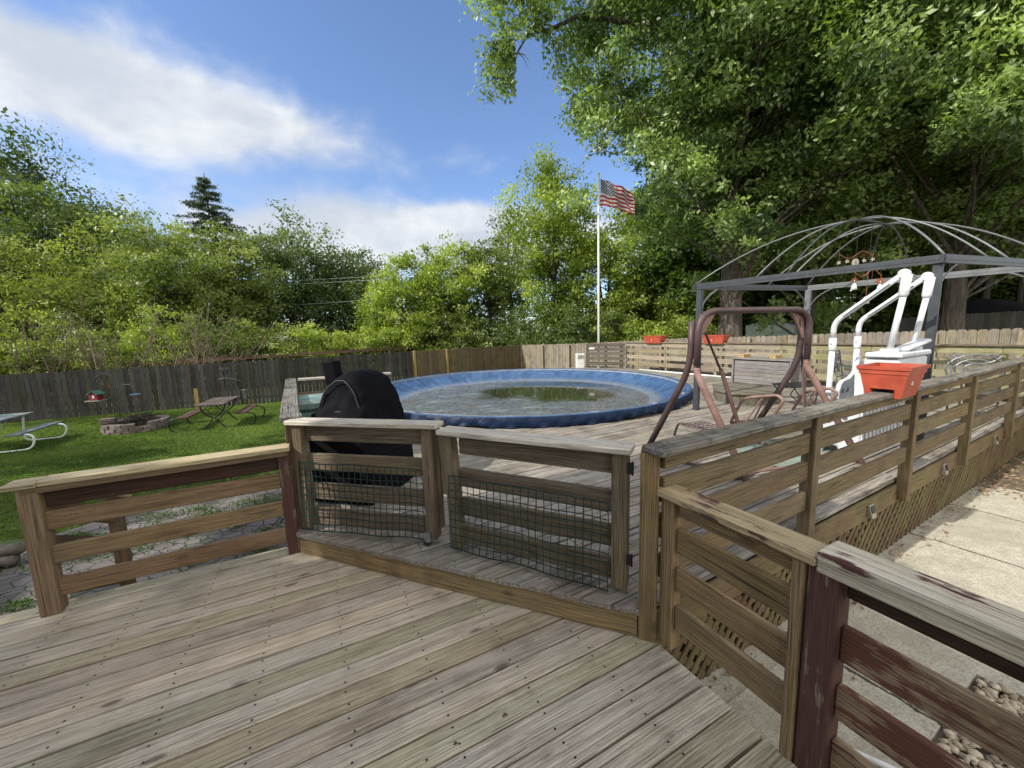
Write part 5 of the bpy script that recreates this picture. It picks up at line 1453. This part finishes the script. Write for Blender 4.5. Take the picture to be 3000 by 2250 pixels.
def firepit():
    c = V((-11.08, 11.10, 0)); Rr = .74; zb = ZL - .02
    t = thing('fire_pit', 'round fire pit ring of stacked concrete blocks heaped with sticks', 'fire pit', (c.x, c.y, zb))
    for row in range(3):
        mb = MB(); n = 15
        for k in range(n):
            if row == 2 and k in (3, 4, 8, 12): continue
            a0 = 2 * math.pi * (k + .5 * row) / n + .02; a1 = 2 * math.pi * (k + 1 + .5 * row) / n - .02; pts = []
            jo = random.uniform(-.012, .012)
            for r in (Rr - .20, Rr + jo):
                for z in (zb + row * .10, zb + row * .10 + .096):
                    for a in (a0, (a0 + a1) / 2, a1): pts.append(c + V((math.cos(a) * r, math.sin(a) * r, z)))
            # indices: r*6 + z*3 + a
            I = lambda r, z, a: r * 6 + z * 3 + a
            fs = []
            for a in (0, 1):
                fs += [(I(0, 1, a), I(1, 1, a), I(1, 1, a + 1), I(0, 1, a + 1)), (I(1, 0, a), I(1, 0, a + 1), I(1, 1, a + 1), I(1, 1, a)), (I(0, 0, a), I(0, 1, a), I(0, 1, a + 1), I(0, 0, a + 1))]
            fs += [(I(0, 0, 0), I(1, 0, 0), I(1, 1, 0), I(0, 1, 0)), (I(0, 0, 2), I(0, 1, 2), I(1, 1, 2), I(1, 0, 2))]
            mb.add(pts, fs)
        mb.build('block_course', M_BLOCK, t, bevel=.008)
    MB().box(c + V((-.52, -.28, -.36)), (.30, .22, .14), .5).build('loose_block', M_BLOCK, t, bevel=.008)
    o = MB(); rd = random.Random(9)
    for k in range(110):
        a = rd.uniform(0, 6.28); r = rd.uniform(0, .38); p = c + V((math.cos(a) * r + .1, math.sin(a) * r, -.45 + rd.uniform(0, .18) - r * .2)); d = V((rd.gauss(0, 1), rd.gauss(0, 1), rd.gauss(0, .18))).normalized() * rd.uniform(.15, .36)
        o.tube([p - d, p + V((0, 0, rd.uniform(0, .03))), p + d], [.011, .009, .004], 5)
    q = o.build('stick_heap', M_BARKD, None, smooth=True); q['label'] = 'heap of dark dry sticks piled in the fire pit'; q['category'] = 'sticks'
firepit()

def hooks():
    b = V((-13.15, 12.65, 0))
    t = thing('shepherd_hook', 'double armed metal shepherd hook in front of dark fence', 'hook', (b.x, b.y, ZL))
    MB().tube(arc(b + Z * ZL, b + Z * .2, b + Z * .55, 3) + arc(b + Z * .6, b + V((0, 0, .88)), b + V((-.32, -.05, .86)), 6) + arc(b + V((-.36, -.05, .83)), b + V((-.62, -.07, .78)), b + V((-.60, -.07, .50)), 5), .013, 6).build('pole', M_HOOK, t, smooth=True)
    MB().tube(arc(b + Z * .28, b + V((.22, 0, .56)), b + V((.5, 0, .46)), 6) + arc(b + V((.52, 0, .44)), b + V((.66, 0, .33)), b + V((.60, 0, .42)), 4), .010, 6).build('arm', M_HOOK, t, smooth=True)
    f = b + V((-.58, -.10, .12))
    t = thing('bird_feeder', 'red barn shaped bird feeder with green roof hanging from the shepherd hook', 'bird feeder', f)
    MB().tube([f + Z * .17, f + Z * .42], .004, 4).build('cord', M_HOOK, t)
    MB().box(f, (.26, .2, .22), .1).build('body', M_FEEDR, t, bevel=.006)
    MB().slab([f + V((-.19, -.13, .08)), f + V((0, -.13, .21)), f + V((.19, -.13, .08)), f + V((.16, -.13, .06)), f + V((0, -.13, .17)), f + V((-.16, -.13, .06))], (0, .26, 0)).build('roof', M_FEEDG, t)
    MB().box(f + V((.0, -.02, -.13)), (.42, .32, .03), .1).build('tray', M_LAMP, t)
    MB().box(f + V((.02, -.106, .0)), (.06, .006, .09), .1).build('barn_door', M_WHITE, t)
    f = b + V((.62, 0, .14)); o = MB().tube([f, f + Z * .012], .14, 16).build('hanging_dish', M_BLUEDISH); o['label'] = 'small blue dish hanging from the lower arm of the shepherd hook'; o['category'] = 'dish'
    MB().tube([f, f + Z * .24], .003, 4).build('cord', M_HOOK, o)
    b = V((-10.9, 14.55, 0)); t = thing('garden_hook', 'thin heart topped garden stake near the fence right of the fire pit', 'hook', (b.x, b.y, -.85))
    MB().tube([b + Z * -.9, b + Z * .42], .010, 5).build('stake', M_HOOK, t)
    h = [b + V((.16 * math.sin(a) ** 3 * 1.4, 0, .62 + .014 * (13 * math.cos(a) - 5 * math.cos(2 * a) - 2 * math.cos(3 * a) - math.cos(4 * a)))) for a in np.linspace(0, 2 * math.pi, 22)]
    MB().tube(h, .008, 5, cap=False).build('heart', M_HOOK, t)
    MB().tube(arc(b + V((-.3, 0, .36)), b + V((.1, 0, .50)), b + V((.62, 0, .26)), 8) + [b + V((.66, 0, .0))], .008, 5).build('arm', M_HOOK, t)
    c = b + V((.66, 0, -.06)); t = thing('wind_chime', 'small wind chime of thin pipes hanging from the heart topped stake', 'wind chime', c)
    MB().box(c, (.18, .1, .03)).build('top', M_GAZL, t)
    for k in range(4): MB().tube([c + V((-.06 + k * .04, 0, 0)), c + V((-.06 + k * .04, 0, -.34 - .04 * (k % 2)))], .009, 6).build('pipe', M_GAZL, t)
M_BLUEDISH = plain('blue_dish', (.05, .18, .28), .5)
hooks()
o = MB().board(V((-11.55, 13.9, ZL)), V((-11.55, 13.9, .12)), V((1, .5, 0)), .12, .04).build('fence_stub', M_NEWPOST); o['label'] = 'short pale timber stub leaning on the dark fence behind the fire pit'; o['category'] = 'post'
o['kind'] = ''; del o['kind']
# stone edging blocks at the patio corner
t = thing('edging_stones', 'rounded grey edging stones at the corner of the paved patio', 'stones', (-5.9, 4.1, ZL))
for k in range(2):
    c = V((-5.75 + .03 * k, 3.98 + .05 * k, -.56 + .11 * k)); mb = MB(); mb.tube([c - V((.16, .05, 0)), c - V((.13, .04, 0)), c + V((.13, .04, 0)), c + V((.16, .05, 0))], [.03, .065, .065, .03], 10); mb.build('stone', M_BLOCK, t, smooth=True)

# rusty pipes stacked behind the fence
t = thing('pipe_stack', 'long rusty brown pipes stacked behind the dark fence', 'pipes', (-16, 21.5, -.9))
for k in range(4):
    MB().tube([V((-19.7, 19.0 + .1 * k, .70 + .07 * (k % 3))), V((-7.0, 27.0 + .1 * k, .93 + .06 * (k % 3)))], .024, 8).build('pipe', M_RUST, t, smooth=True)
for f in (.1, .5, .9):
    p = V((-19.7, 19.15, 0)).lerp(V((-7, 27.15, 0)), f); MB().box((p.x, p.y, -.15 + .2 * f), (.12, .3, 1.6 + .2 * f)).build('trestle', M_RUST, t)

# ================================================================== SHED, FAR BUILDINGS, WIRES
def shed():
    t = thing('garden_shed', 'pale green metal garden shed with ribbed gable roof behind the picket fence', 'shed', (16.5, 24, ZL))
    a, b = V((14.6, 24, 0)), V((17.6, 24.0, 0)); dp = V((2.6, 2.8, 0)); zb, ze, zr = ZL, 1.78, 2.16
    mid = (a + b) / 2
    MB().add([a + Z * zb, b + Z * zb, b + Z * ze, mid + Z * zr, a + Z * ze], [(0, 1, 2, 3, 4)]).build('front_wall', M_SHED, t)
    MB().add([b + Z * zb, b + dp + Z * zb, b + dp + Z * ze, b + Z * ze], [(0, 1, 2, 3)]).build('side_wall', M_SHED, t)
    for s, e in ((a, 0), (b, 1)):
        mb = MB(); k = 12
        o = V((-.12 if e == 0 else .12, -.1, -.03))
        for i in range(k):
            p0 = (s + o) + dp * (i / k); p1 = (s + o) + dp * ((i + 1) / k) ; m0 = mid + V((0, -.1, 0)) + dp * (i / k); m1 = mid + V((0, -.1, 0)) + dp * ((i + 1) / k)
            z = .012 * (i % 2)
            mb.add([p0 + Z * (ze + z), p1 + Z * (ze + z), m1 + Z * (zr + .02 + z), m0 + Z * (zr + .02 + z)], [(0, 1, 2, 3)])
        mb.build('roof', M_SHEDROOF, t)
    MB().box((16.1, 23.97, 1.32), (2.9, .03, .05)).build('door_track', M_SHEDROOF, t)
    MB().box((16.15, 23.975, .3), (.03, .03, 2.0)).build('door_edge', M_SHEDROOF, t)
shed()
t = thing('far_garage', 'low brown roofed outbuilding glimpsed through trees beyond the far fence', 'building', (12, 40, ZL))
MB().box((12.3, 41, .1), (5, 4, 1.8)).build('wall', M_FENCEB, t); MB().slab([V((9.3, 38.6, .95)), V((15.4, 38.6, .95)), V((15.2, 41, 1.65)), V((9.5, 41, 1.65))], Z * .1).build('roof', M_RUST, t)
MB().tube([V((13.6, 40.5, 1.5)), V((13.6, 40.5, 2.3))], .16, 10).build('chimney', M_WHITE, t)
MB_ = fence('wooden_fence', 'dark shaded board fence among the tree trunks far right', [(18.5, 18.5, -.6, 1.95), (30, 13.0, -.5, 2.35)], M_FENCE, .16, .02, .002, (.5,), 1)
t = thing('parked_trailer', 'dark covered mound behind the far right board fence', 'trailer', (22.5, 19.5, 0))
mb = MB()
vs = []; fs = []
for i in range(9):
    for j in range(9):
        u, v = i / 8, j / 8; vs.append((20.6 + 4.6 * u, 18.9 - 1.6 * u + 1.6 * v, 1.2 + 1.55 * math.sin(math.pi * min(1, max(0, u))) ** .5 * math.sin(math.pi * v) ** .5 + random.uniform(-.03, .03)))
for i in range(8):
    for j in range(8): fs.append((i * 9 + j, i * 9 + j + 1, (i + 1) * 9 + j + 1, (i + 1) * 9 + j))
mb.add(vs, fs); mb.box((22.9, 18.9, .3), (3.6, 1.0, 1.9), -.33); mb.build('tarp', M_BLACK, t, smooth=True)
for i, (p, q) in enumerate((((-46, 34.3, 8.3), (-5, 34.3, 7.3)), ((-46, 34.3, 8.0), (-5, 34.3, 7.0)), ((-46, 34.2, 5.9), (-5, 34.2, 5.4)))):
    t = MB().tube([V(p).lerp(V(q), f) - Z * (.9 * math.sin(math.pi * f)) for f in np.linspace(0, 1, 14)], .022, 4).build('power_line', M_CORD)
    t['label'] = ('top overhead wire crossing in front of the dark trees', 'middle overhead wire just under the top one', 'lowest overhead wire crossing the left trees')[i]; t['category'] = 'wire'; t['group'] = 'overhead wires'

# house behind the viewer, it shades the near deck
t = thing('house', 'two storey house standing just behind the viewpoint', 'house', (-4.9, -4, ZL))
def hp(s_, n_): return U2 * s_ + N2 * n_
def hpoly(s0, s1, n0, n1): return [(p.x, p.y) for p in (hp(s0, n0), hp(s1, n0), hp(s1, n1), hp(s0, n1))]
MB().prism(hpoly(-1.5, -5.5, -1.2, 5), -.7, 4.1).build('wall', M_WHITE, t)
MB().prism(hpoly(-4.2, -9.5, -3.35, -1.19), -.7, 7.3).build('wall', M_WHITE, t)
MB().slab([hp(-1.5, -1.2) + Z * 4.1, hp(-1.5, 5) + Z * 4.1, hp(-5.6, 5) + Z * 4.8, hp(-5.6, -1.2) + Z * 4.8], Z * .06).build('roof', M_SHEDROOF, t)
MB().slab([hp(-4.15, -3.4) + Z * 7.3, hp(-4.15, -1.15) + Z * 7.3, hp(-9.6, -1.15) + Z * 8.4, hp(-9.6, -3.4) + Z * 8.4], Z * .06).build('roof', M_SHEDROOF, t)

# ================================================================== TREES
def px(p, y):  # world x of a picture column at depth y
    return (p - 1500) / 1124 * y
TREES = [
 # px, y, top z, half width, base gap, leaves, size, mat, label
 (150, 33, 18.6, 8.0, 2.0, 62000, .145, L_DARK, 'tall dark green spreading maple at the far left'),
 (20, 23, 10.4, 3.6, 1.0, 15000, .105, L_YEL, 'pale yellow green young tree at the very left edge'),
 (330, 29, 11.6, 3.7, 1.2, 15000, .115, L_YEL, 'airy yellow green tree right of the dark maple'),
 (395, 36, 14.2, 2.6, 5.0, 5000, .12, L_YEL, 'thin pale topped tree peeking between the maple and its neighbour'),
 (500, 27, 11.5, 3.9, .8, 21000, .110, L_MID, 'mid green vine covered tree left of the spruce'),
 (610, 30, 11.9, 3.4, .8, 17000, .115, L_MID, 'leafy green tree in front of the spruce'),
 (735, 32, 12.4, 3.2, .8, 16000, .120, L_MID, 'bushy green tree just right of the spruce'),
 (870, 36, 13.6, 4.0, .8, 19000, .135, L_DARK, 'dark green maple with pointed top beyond the wires'),
 (985, 39, 12.6, 4.4, .6, 17000, .14, L_DARK, 'broad dark green maple behind the middle of the fence'),
 (1085, 42, 11.8, 4.0, .6, 13000, .14, L_DARK, 'rounded dark tree sloping down to the right of the maples'),
 (1190, 30, 8.2, 3.2, .3, 17000, .110, L_BRIGHT, 'bright green rounded shrub tree at centre left'),
 (1310, 32, 9.9, 3.7, .3, 20000, .115, L_BRIGHT, 'bright green rounded tree at the middle of the far fence'),
 (1440, 33, 11.0, 3.0, .3, 17000, .115, L_MID, 'feathery green tree left of the flagpole'),
 (1505, 36, 13.8, 2.4, 3.0, 7000, .12, L_MID, 'slender pale topped tree rising behind its neighbours left of the flagpole'),
 (1640, 27.5, 14.6, 3.1, .5, 26000, .110, L_BRIGHT, 'tall sunlit green tree right behind the flag'),
 (1770, 28, 10.6, 3.1, .3, 17000, .110, L_BRIGHT, 'sunny yellow green tree right of the flagpole'),
 (1890, 30, 8.4, 3.4, .2, 15000, .115, L_YEL, 'yellow green bushy tree beyond the planter'),
 (2010, 27, 6.4, 2.8, .1, 13000, .105, L_BRIGHT, 'low bright green tree left of the big trunk'),
]
for i, (p, y, zt, hw, gap, nl, ls, mt, lab) in enumerate(TREES):
    z0 = -1.0; ht_ = zt - z0; ht_ *= (.90 if 200 < p < 800 else .95); cz = (ht_ + gap) / 2; rz = (ht_ - gap) / 2
    tree('broadleaf_tree', lab, (px(p, y), y, z0), ht_, cz, (hw, hw * .85, rz), nl, ls, mt, 100 + i, tr=.16 + zt * .008, ncl=int(70 + hw * 8), group='trees beyond the back fence', trunks=2 if zt < 11 else 1, clr=.2)
# spruce
def spruce(p, y, ztop):
    root = thing('spruce_tree', 'dark pointed spruce rising above the left tree line', 'tree', (px(p, y), y, -1), 'trees beyond the back fence')
    b = V((px(p, y), y, -1)); rng = np.random.default_rng(77); mb = MB(); mb.tube([b, b + Z * (ztop + 1)], [.3, .03], 8); Cs = []
    z = 4.0
    while z < ztop - .2:
        f = (ztop - z) / (ztop - 4); L = min(3.8, .30 + 7.2 * f ** .92)
        for k in range(7):
            a = rng.uniform(0, 6.28); l = L * rng.uniform(.7, 1.15); s = b + Z * (z + 1)
            e = s + V((math.cos(a) * l, math.sin(a) * l, -l * .12 + .12 * l * rng.uniform(-1, 2)))
            mb.tube([s, s.lerp(e, .5) - Z * l * .08, e], [.04, .025, .008], 4, cap=False)
            n = int(50 + 80 * l); t_ = rng.uniform(.12, 1, n)
            q = np.array(s)[None] + (np.array(e) - np.array(s))[None] * t_[:, None] + rng.normal(size=(n, 3)) * [.12, .12, .05]; q[:, 2] -= np.abs(rng.normal(0, .16, n))
            Cs.append(q)
        z += .60
    leaf_object('crown', np.concatenate(Cs), .11, L_SPR, root, rng=rng, aspect=.3, drop=1)
    mb.build('trunk', M_BARKD, root)
spruce(672, 42, 19.0)

# shrubs along the fence foot
SH = [(-40, 17, 3.4, L_YEL), (90, 17.5, 3.0, L_YEL), (230, 18.5, 3.2, L_YEL), (340, 21, 2.9, L_MID), (460, 20.5, 3.8, L_BRIGHT), (580, 22, 3.3, L_MID), (690, 23, 3.6, L_MID), (800, 24, 3.0, L_MID), (905, 25.5, 2.4, L_BRIGHT), (1010, 26.5, 2.6, L_YEL), (1120, 28, 3.4, L_BRIGHT), (1235, 28.5, 3.8, L_BRIGHT), (1350, 29.5, 3.8, L_MID), (1470, 30, 3.6, L_DARK), (1580, 27.5, 3.8, L_DARK), (1690, 25, 3.6, L_DARK), (1790, 24.5, 3.2, L_MID), (1900, 23, 2.6, L_BRIGHT), (2010, 22.5, 2.9, L_BRIGHT)]
lb = ['tangled pale shrub at the left frame edge', 'pale twiggy shrub above the left end of the fence', 'pale green shrub beside the bare brush', 'green shrub behind the bird feeder', 'bright shrub with maple leaves above the fire pit', 'green shrub behind the fence above picnic table', 'dense shrub under the spruce', 'dark undergrowth shrub below the wires', 'low bright shrub left of the grill chimney', 'low yellow green vine mound above the grill cover', 'bright round shrub above the pool left end', 'bright leafy shrub above the yellow fence posts', 'green shrub above the brown fence', 'dense dark shrub at the fence corner', 'reddish tinged dark shrub left of the flagpole', 'dark shrub just right of the flagpole', 'green shrub above the slatted panel', 'bright shrub behind the first far planter', 'bright shrub between the two far planters']
for i, (p, y, h, mt) in enumerate(SH):
    w = 1.25 * y / 20
    tree('shrub', lb[i], (px(p, y), y, -1.05), h + 1, (h + .7) / 2, (w * 1.35, w, (h + 1.1) / 2), 8500, .075 * y / 22, mt, 300 + i, tr=.05, ncl=48, group='shrubs behind the back fence', cat='shrub', trunks=3, clr=.24, bark=M_TWIG)
# bare brush stems at the left
mb = MB(); rd = random.Random(31)
for k in range(90):
    x = px(rd.uniform(-30, 560), 17.0); y = 16.6 + max(0, (x + 18) * .5) + rd.uniform(0, 2.2); p = V((x, y, -.9)); d = V((rd.uniform(-.5, .5), rd.uniform(-.2, .2), 1)).normalized(); L = rd.uniform(2.4, 5.2)
    pts = [p]; 
    for s in range(7):
        d = (d + V((rd.uniform(-.22, .22), rd.uniform(-.1, .1), rd.uniform(-.06, .03)))).normalized(); pts.append(pts[-1] + d * L / 7)
    mb.tube(pts, [.028 * (1 - s / 8.2) + .004 for s in range(8)], 5, cap=False)
    for s in range(3, 7):
        for _ in range(2):
            e = pts[s] + V((rd.gauss(0, .4), rd.gauss(0, .3), rd.uniform(-.1, .5))); mb.tube([pts[s], pts[s].lerp(e, .5) + Z * .05, e], [.011, .008, .003], 4, cap=False)
o = mb.build('bare_brush', M_TWIG, None, smooth=True); o['label'] = 'tangle of bare pale stems and vines behind the left fence'; o['category'] = 'brush'; o['kind'] = 'stuff'
for (p, y, zc) in ((495, 21, .9), (845, 24.5, .9), (640, 22.5, .7)):
    rg = np.random.default_rng(p); C = rg.normal(size=(1500, 3)) * [.55, .4, .5] + [px(p, y), y, zc - .2]
    t = thing('dead_vine_mound', {495: 'dry brown vine mound poking above the fence behind the fire pit', 845: 'dry straw coloured vine mound above the fence near the grill', 640: 'small dead vine mound above the picnic table'}[p], 'bush', (px(p, y), y, -.9))
    leaf_object('dry_leaves', C, .10, L_BROWN, t, rng=rg, aspect=.12)

# big oak right of centre
oak_l = [((.55, 15, 12.9), (1.5, 1.7, 2.3), 26), ((-1.3, 15, 15.2), (1.6, 1.2, .6), 9), ((.6, 15, 15.4), (1.6, 1.5, 1.2), 12), ((1.6, 15, 16.5), (2.5, 2, 2.5), 16), ((5.5, 12.5, 15), (4.0, 2.0, 3.5), 36), ((3.3, 15.5, 7.5), (1.4, 1.6, 1.6), 10), ((8.5, 14.5, 5.2), (1.8, 1.4, 1.1), 12), ((6.4, 14.5, 6.6), (2.0, 1.5, 1.6), 14), ((12.0, 15.5, 7.5), (3.0, 1.6, 2.2), 34), ((9.3, 12.4, 11.8), (4.2, 1.6, 4.2), 60), ((12.5, 12.4, 8.6), (2.6, 1.4, 2.0), 26), ((11.5, 16.5, 5.0), (2.6, 1.4, .9), 16)]
def oak_keep(P):
    col_ = P[:, 0] / P[:, 1]; el_ = (P[:, 2] - 1.79) / P[:, 1]
    gap = (col_ > .03) & (col_ < .095) & (el_ > .30) & (el_ < .68)          # sky gap left of the main crown
    flagair = (col_ > .205) & (col_ < .345) & (el_ > .27) & (el_ < .42) & (P[:, 1] < 19)
    low = (el_ < .26) & (col_ < .30)
    return ~(gap | flagair | low)
tree('oak_tree', 'huge oak with a thick furrowed trunk and overhanging crown right of the flag', (9.75, 17.0, -.6), 24, 14.2, (7.6, 5.2, 8.0), 250000, .088, L_OAK, 901, tr=.48, ncl=620, bark=M_BARK, lobes=oak_l, clr=.085, limbr=.75, limbn=.13, keep=oak_keep, reach=6.2, limbs=[[(8.6, 16.6, 12.0), (5.6, 15.8, 12.9), (2.7, 15, 12.7), (1.6, 15, 12.25), (1.1, 15, 12.45), (.55, 15, 11.6), (.25, 15, 10.8)], [(8.9, 16.6, 14.0), (5.6, 15.6, 15.2), (3.2, 15.0, 15.4), (1.6, 15, 15.6), (.2, 15, 15.9), (-1.6, 15, 15.7)], [(9.3, 16.3, 8.0), (7.6, 15.6, 7.2), (6.6, 15.2, 7.6), (5.9, 15, 8.6), (5.0, 14.9, 9.2)]])
tree('oak_tree', 'second large oak with dark trunk behind the pale picket fence', (15.0, 19.8, -.6), 22, 12.0, (6.8, 5, 9.2), 125000, .11, L_OAK, 902, tr=.34, ncl=380, bark=M_BARK, clr=.10, limbr=.7, limbn=.12)
tree('oak_tree', 'leaning maple with bright sunlit leaves at the upper right behind the gazebo', (17.6, 15.4, -.5), 22, 12.6, (8.2, 5.2, 7.4), 240000, .084, L_OAK, 903, tr=.36, ncl=620, bark=M_BARK, clr=.085, limbr=.7, limbn=.12, lobes=[((14.2, 11.2, 7.2), (2.8, 1.4, 1.1), 20), ((11.6, 11.5, 9.5), (2.6, 1.6, 2.2), 24), ((15.5, 10.5, 11), (3, 1.8, 3), 34), ((20, 15, 5.5), (4.5, 2, 1.5), 34), ((14.5, 15.0, 9.5), (3, 1.6, 2.5), 30)])
FT = [(13.5, 27, 13, 4.0, 1.4, 'dark understorey tree behind the shed'), (19.5, 27, 14, 4.4, 1.2, 'dark tree behind the shed roof right end'), (25.5, 25, 14, 4.6, 1.6, 'shaded tree behind the white ladder'), (31, 22.5, 14, 4.4, 2.2, 'shaded tree behind the gazebo corner post'), (37, 27, 16, 5, 2.4, 'deep shaded tree at the right frame edge'), (27, 33, 18, 6, 2.0, 'tall background tree filling the gap behind the gazebo'), (44, 36, 20, 7, 2.0, 'tall background tree at far right'), (15.5, 36, 18, 6.0, 1.0, 'tall background tree behind the two oaks')]
for i, (x, y, h, w, gap, lab) in enumerate(FT):
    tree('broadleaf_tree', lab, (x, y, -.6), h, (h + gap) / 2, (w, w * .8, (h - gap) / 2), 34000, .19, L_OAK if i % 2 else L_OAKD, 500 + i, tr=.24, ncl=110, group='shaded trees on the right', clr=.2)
for i, (x, y, w, h) in enumerate(((12.5, 29, 3, 3.4), (17, 30, 3.2, 4.2), (22, 28, 3.2, 4), (27, 26.5, 3.2, 4.6), (22, 33, 4, 6), (32, 31, 4, 5), (12, 33, 4, 6), (37, 24, 3.5, 4), (16.5, 40, 6, 8), (28, 40, 6, 9))):
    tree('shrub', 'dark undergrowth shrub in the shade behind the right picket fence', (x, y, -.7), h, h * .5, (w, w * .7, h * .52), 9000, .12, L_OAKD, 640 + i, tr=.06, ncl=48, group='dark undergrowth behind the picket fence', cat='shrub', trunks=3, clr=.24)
FTB = [(34, 30, 5.5, 3.0, 'sunny yellow green bush seen between the right trunks'), (40, 31, 6.5, 3.4, 'sunlit bush at the far right between trunks')]
for i, (x, y, h, w, lab) in enumerate(FTB):
    tree('shrub', lab, (x, y, -.6), h, h / 2, (w, w, h / 2), 12000, .12, L_YEL, 560 + i, tr=.08, ncl=60, group='sunlit bushes on the right', cat='shrub', trunks=2, clr=.22)
for i, (x, y, r_, lab) in enumerate(((25.3, 20.8, .20, 'slim dark trunk right of the gazebo post, left of a pair'), (27.8, 21.2, .15, 'slim dark trunk right of the gazebo post, right of a pair'))):
    tree('broadleaf_tree', lab, (x, y, -.5), 16, 11, (3.2, 3, 5), 11000, .13, L_OAKD, 600 + i, tr=r_, ncl=50, bark=M_BARKD, clr=.2)
# trees left of the frame that throw the dappled shade
for i, (x, y, h, w, nl, lab) in enumerate(((-22.5, 2.5, 15, 4.8, 4200, 'leafy tree beyond the left edge shading the lawn'), (-16.5, -3.5, 15, 4.4, 5000, 'leafy tree left of the house shading the pool deck'), (-28.5, 7.5, 15, 4.6, 4600, 'leafy tree at the far left end of the dark fence'), (-17.5, 2.0, 13, 3.2, 2600, 'smaller leafy tree between the lawn and the house'))):
    tree('broadleaf_tree', lab, (x, y, -.7), h, h * .62, (w, w, h * .34), nl, .19, L_MID, 700 + i, tr=.22, ncl=22, clr=.17)

# ================================================================== SKY AND SUN
sun_dir = V((-.878, -.479, 0)).normalized(); el = R(41)
sd = V((sun_dir.x * math.cos(el), sun_dir.y * math.cos(el), math.sin(el)))
sl = bpy.data.lights.new('sun', 'SUN'); sl.energy = 5.0; sl.angle = R(.55); sl.color = (1, .945, .86)
so = bpy.data.objects.new('sun', sl); COL.objects.link(so); so.rotation_euler = (-sd).to_track_quat('-Z', 'Y').to_euler()

w = bpy.data.worlds.new('World'); SC.world = w; w.use_nodes = True
class WN(NT):
    def __init__(s, w): s.t = w.node_tree; s.n = s.t.nodes; s.l = s.t.links
n = WN(w)
bg = n.n['Background']
sky = n.node('ShaderNodeTexSky', sky_type='NISHITA'); sky.sun_disc = False; sky.sun_elevation = el
sky.sun_rotation = math.atan2(sd.x, sd.y); sky.air_density = 1.0; sky.dust_density = .6; sky.ozone_density = 1.6
tc = n.node('ShaderNodeTexCoord').outputs['Generated']
s = n.node('ShaderNodeSeparateXYZ', {0: tc})
az = n.math('ARCTAN2', s.outputs[0], s.outputs[1]); ele = n.math('ARCSINE', s.outputs[2])
pos = n.node('ShaderNodeCombineXYZ', {0: az, 1: ele, 2: 0}).outputs[0]
warp = n.node('ShaderNodeTexNoise', {'Vector': n.vmul(pos, (1, 1.6, 1)), 'Scale': 2.6, 'Detail': 4, 'Roughness': .5}).outputs['Color']
posw = n.vadd(pos, n.vmul(n.vadd(warp, (-.5, -.5, -.5)), (.22, .16, 0)))
sp = n.node('ShaderNodeSeparateXYZ', {0: posw})
def blob(a0, e0, ra, re, tilt=0., amp=1.):
    da = n.math('SUBTRACT', sp.outputs[0], a0); de = n.math('SUBTRACT', n.math('SUBTRACT', sp.outputs[1], e0), n.math('MULTIPLY', da, tilt))
    q = n.math('ADD', n.math('POWER', n.math('DIVIDE', n.math('ABSOLUTE', da), ra), 2), n.math('POWER', n.math('DIVIDE', n.math('ABSOLUTE', de), re), 2))
    return n.math('MULTIPLY', n.math('POWER', 2.718, n.math('MULTIPLY', q, -1)), amp)
mask = blob(-.70, .405, .36, .078, 0.03, 1.3)
for bl in ((-1.05, .42, .26, .085, 0, .9), (-.95, .25, .22, .03, 0, .3), (-.32, .225, .36, .075, 0, 1.1), (-.12, .24, .12, .05, 0, .8), (-.60, .25, .25, .03, .1, .15), (.1, .20, .5, .08, 0, .8), (1.9, .5, .8, .5, 0, 1.2), (-2.1, .5, .8, .5, 0, 1.2), (2.9, .5, .8, .5, 0, 1.2), (-2.9, .4, .6, .5, 0, 1.2), (-.05, .42, .16, .06, .3, .18)):  # the widest blobs lie out of view, added for fill light
    mask = n.math('ADD', mask, blob(*bl))
cn = n.noise(n.vmul(pos, (1, 1.5, 1)), 6.5, 7, .55, .2)
cn2 = n.noise(n.vmul(pos, (1, 2.2, 1)), 2.2, 4, .5)
dens = n.math('ADD', n.math('MULTIPLY', mask, .95), n.math('MULTIPLY', n.math('SUBTRACT', n.math('ADD', n.math('MULTIPLY', cn, .6), n.math('MULTIPLY', cn2, .4)), .5), 1.5))
dens = n.ramp(dens, .17, .92)
dens = n.math('MAXIMUM', dens, n.math('MULTIPLY', n.ramp(s.outputs[2], .80, .93), .75))
shade = n.ramp(n.math('ADD', cn2, n.math('MULTIPLY', n.math('SUBTRACT', cn, .5), .7)), .35, .7)
cloud = n.mix(shade, (4.3, 4.7, 5.3), (6.6, 6.7, 6.8))
skyc = n.mix(1, sky.outputs[0], (1.16, 1.26, 1.46), 'MULTIPLY')
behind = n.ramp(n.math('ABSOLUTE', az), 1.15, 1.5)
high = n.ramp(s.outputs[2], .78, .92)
cloud = n.mix(n.math('MAXIMUM', behind, high), cloud, (11.6, 11.2, 10.5))  # unseen clouds behind and overhead made brighter to add fill light
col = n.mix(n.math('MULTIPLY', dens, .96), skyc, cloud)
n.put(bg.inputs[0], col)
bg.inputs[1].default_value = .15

SC.cycles.max_bounces = 6; SC.cycles.diffuse_bounces = 3; SC.cycles.glossy_bounces = 2; SC.cycles.transmission_bounces = 3
SC.cycles.use_denoising = True
SC.cycles.sample_clamp_indirect = 4
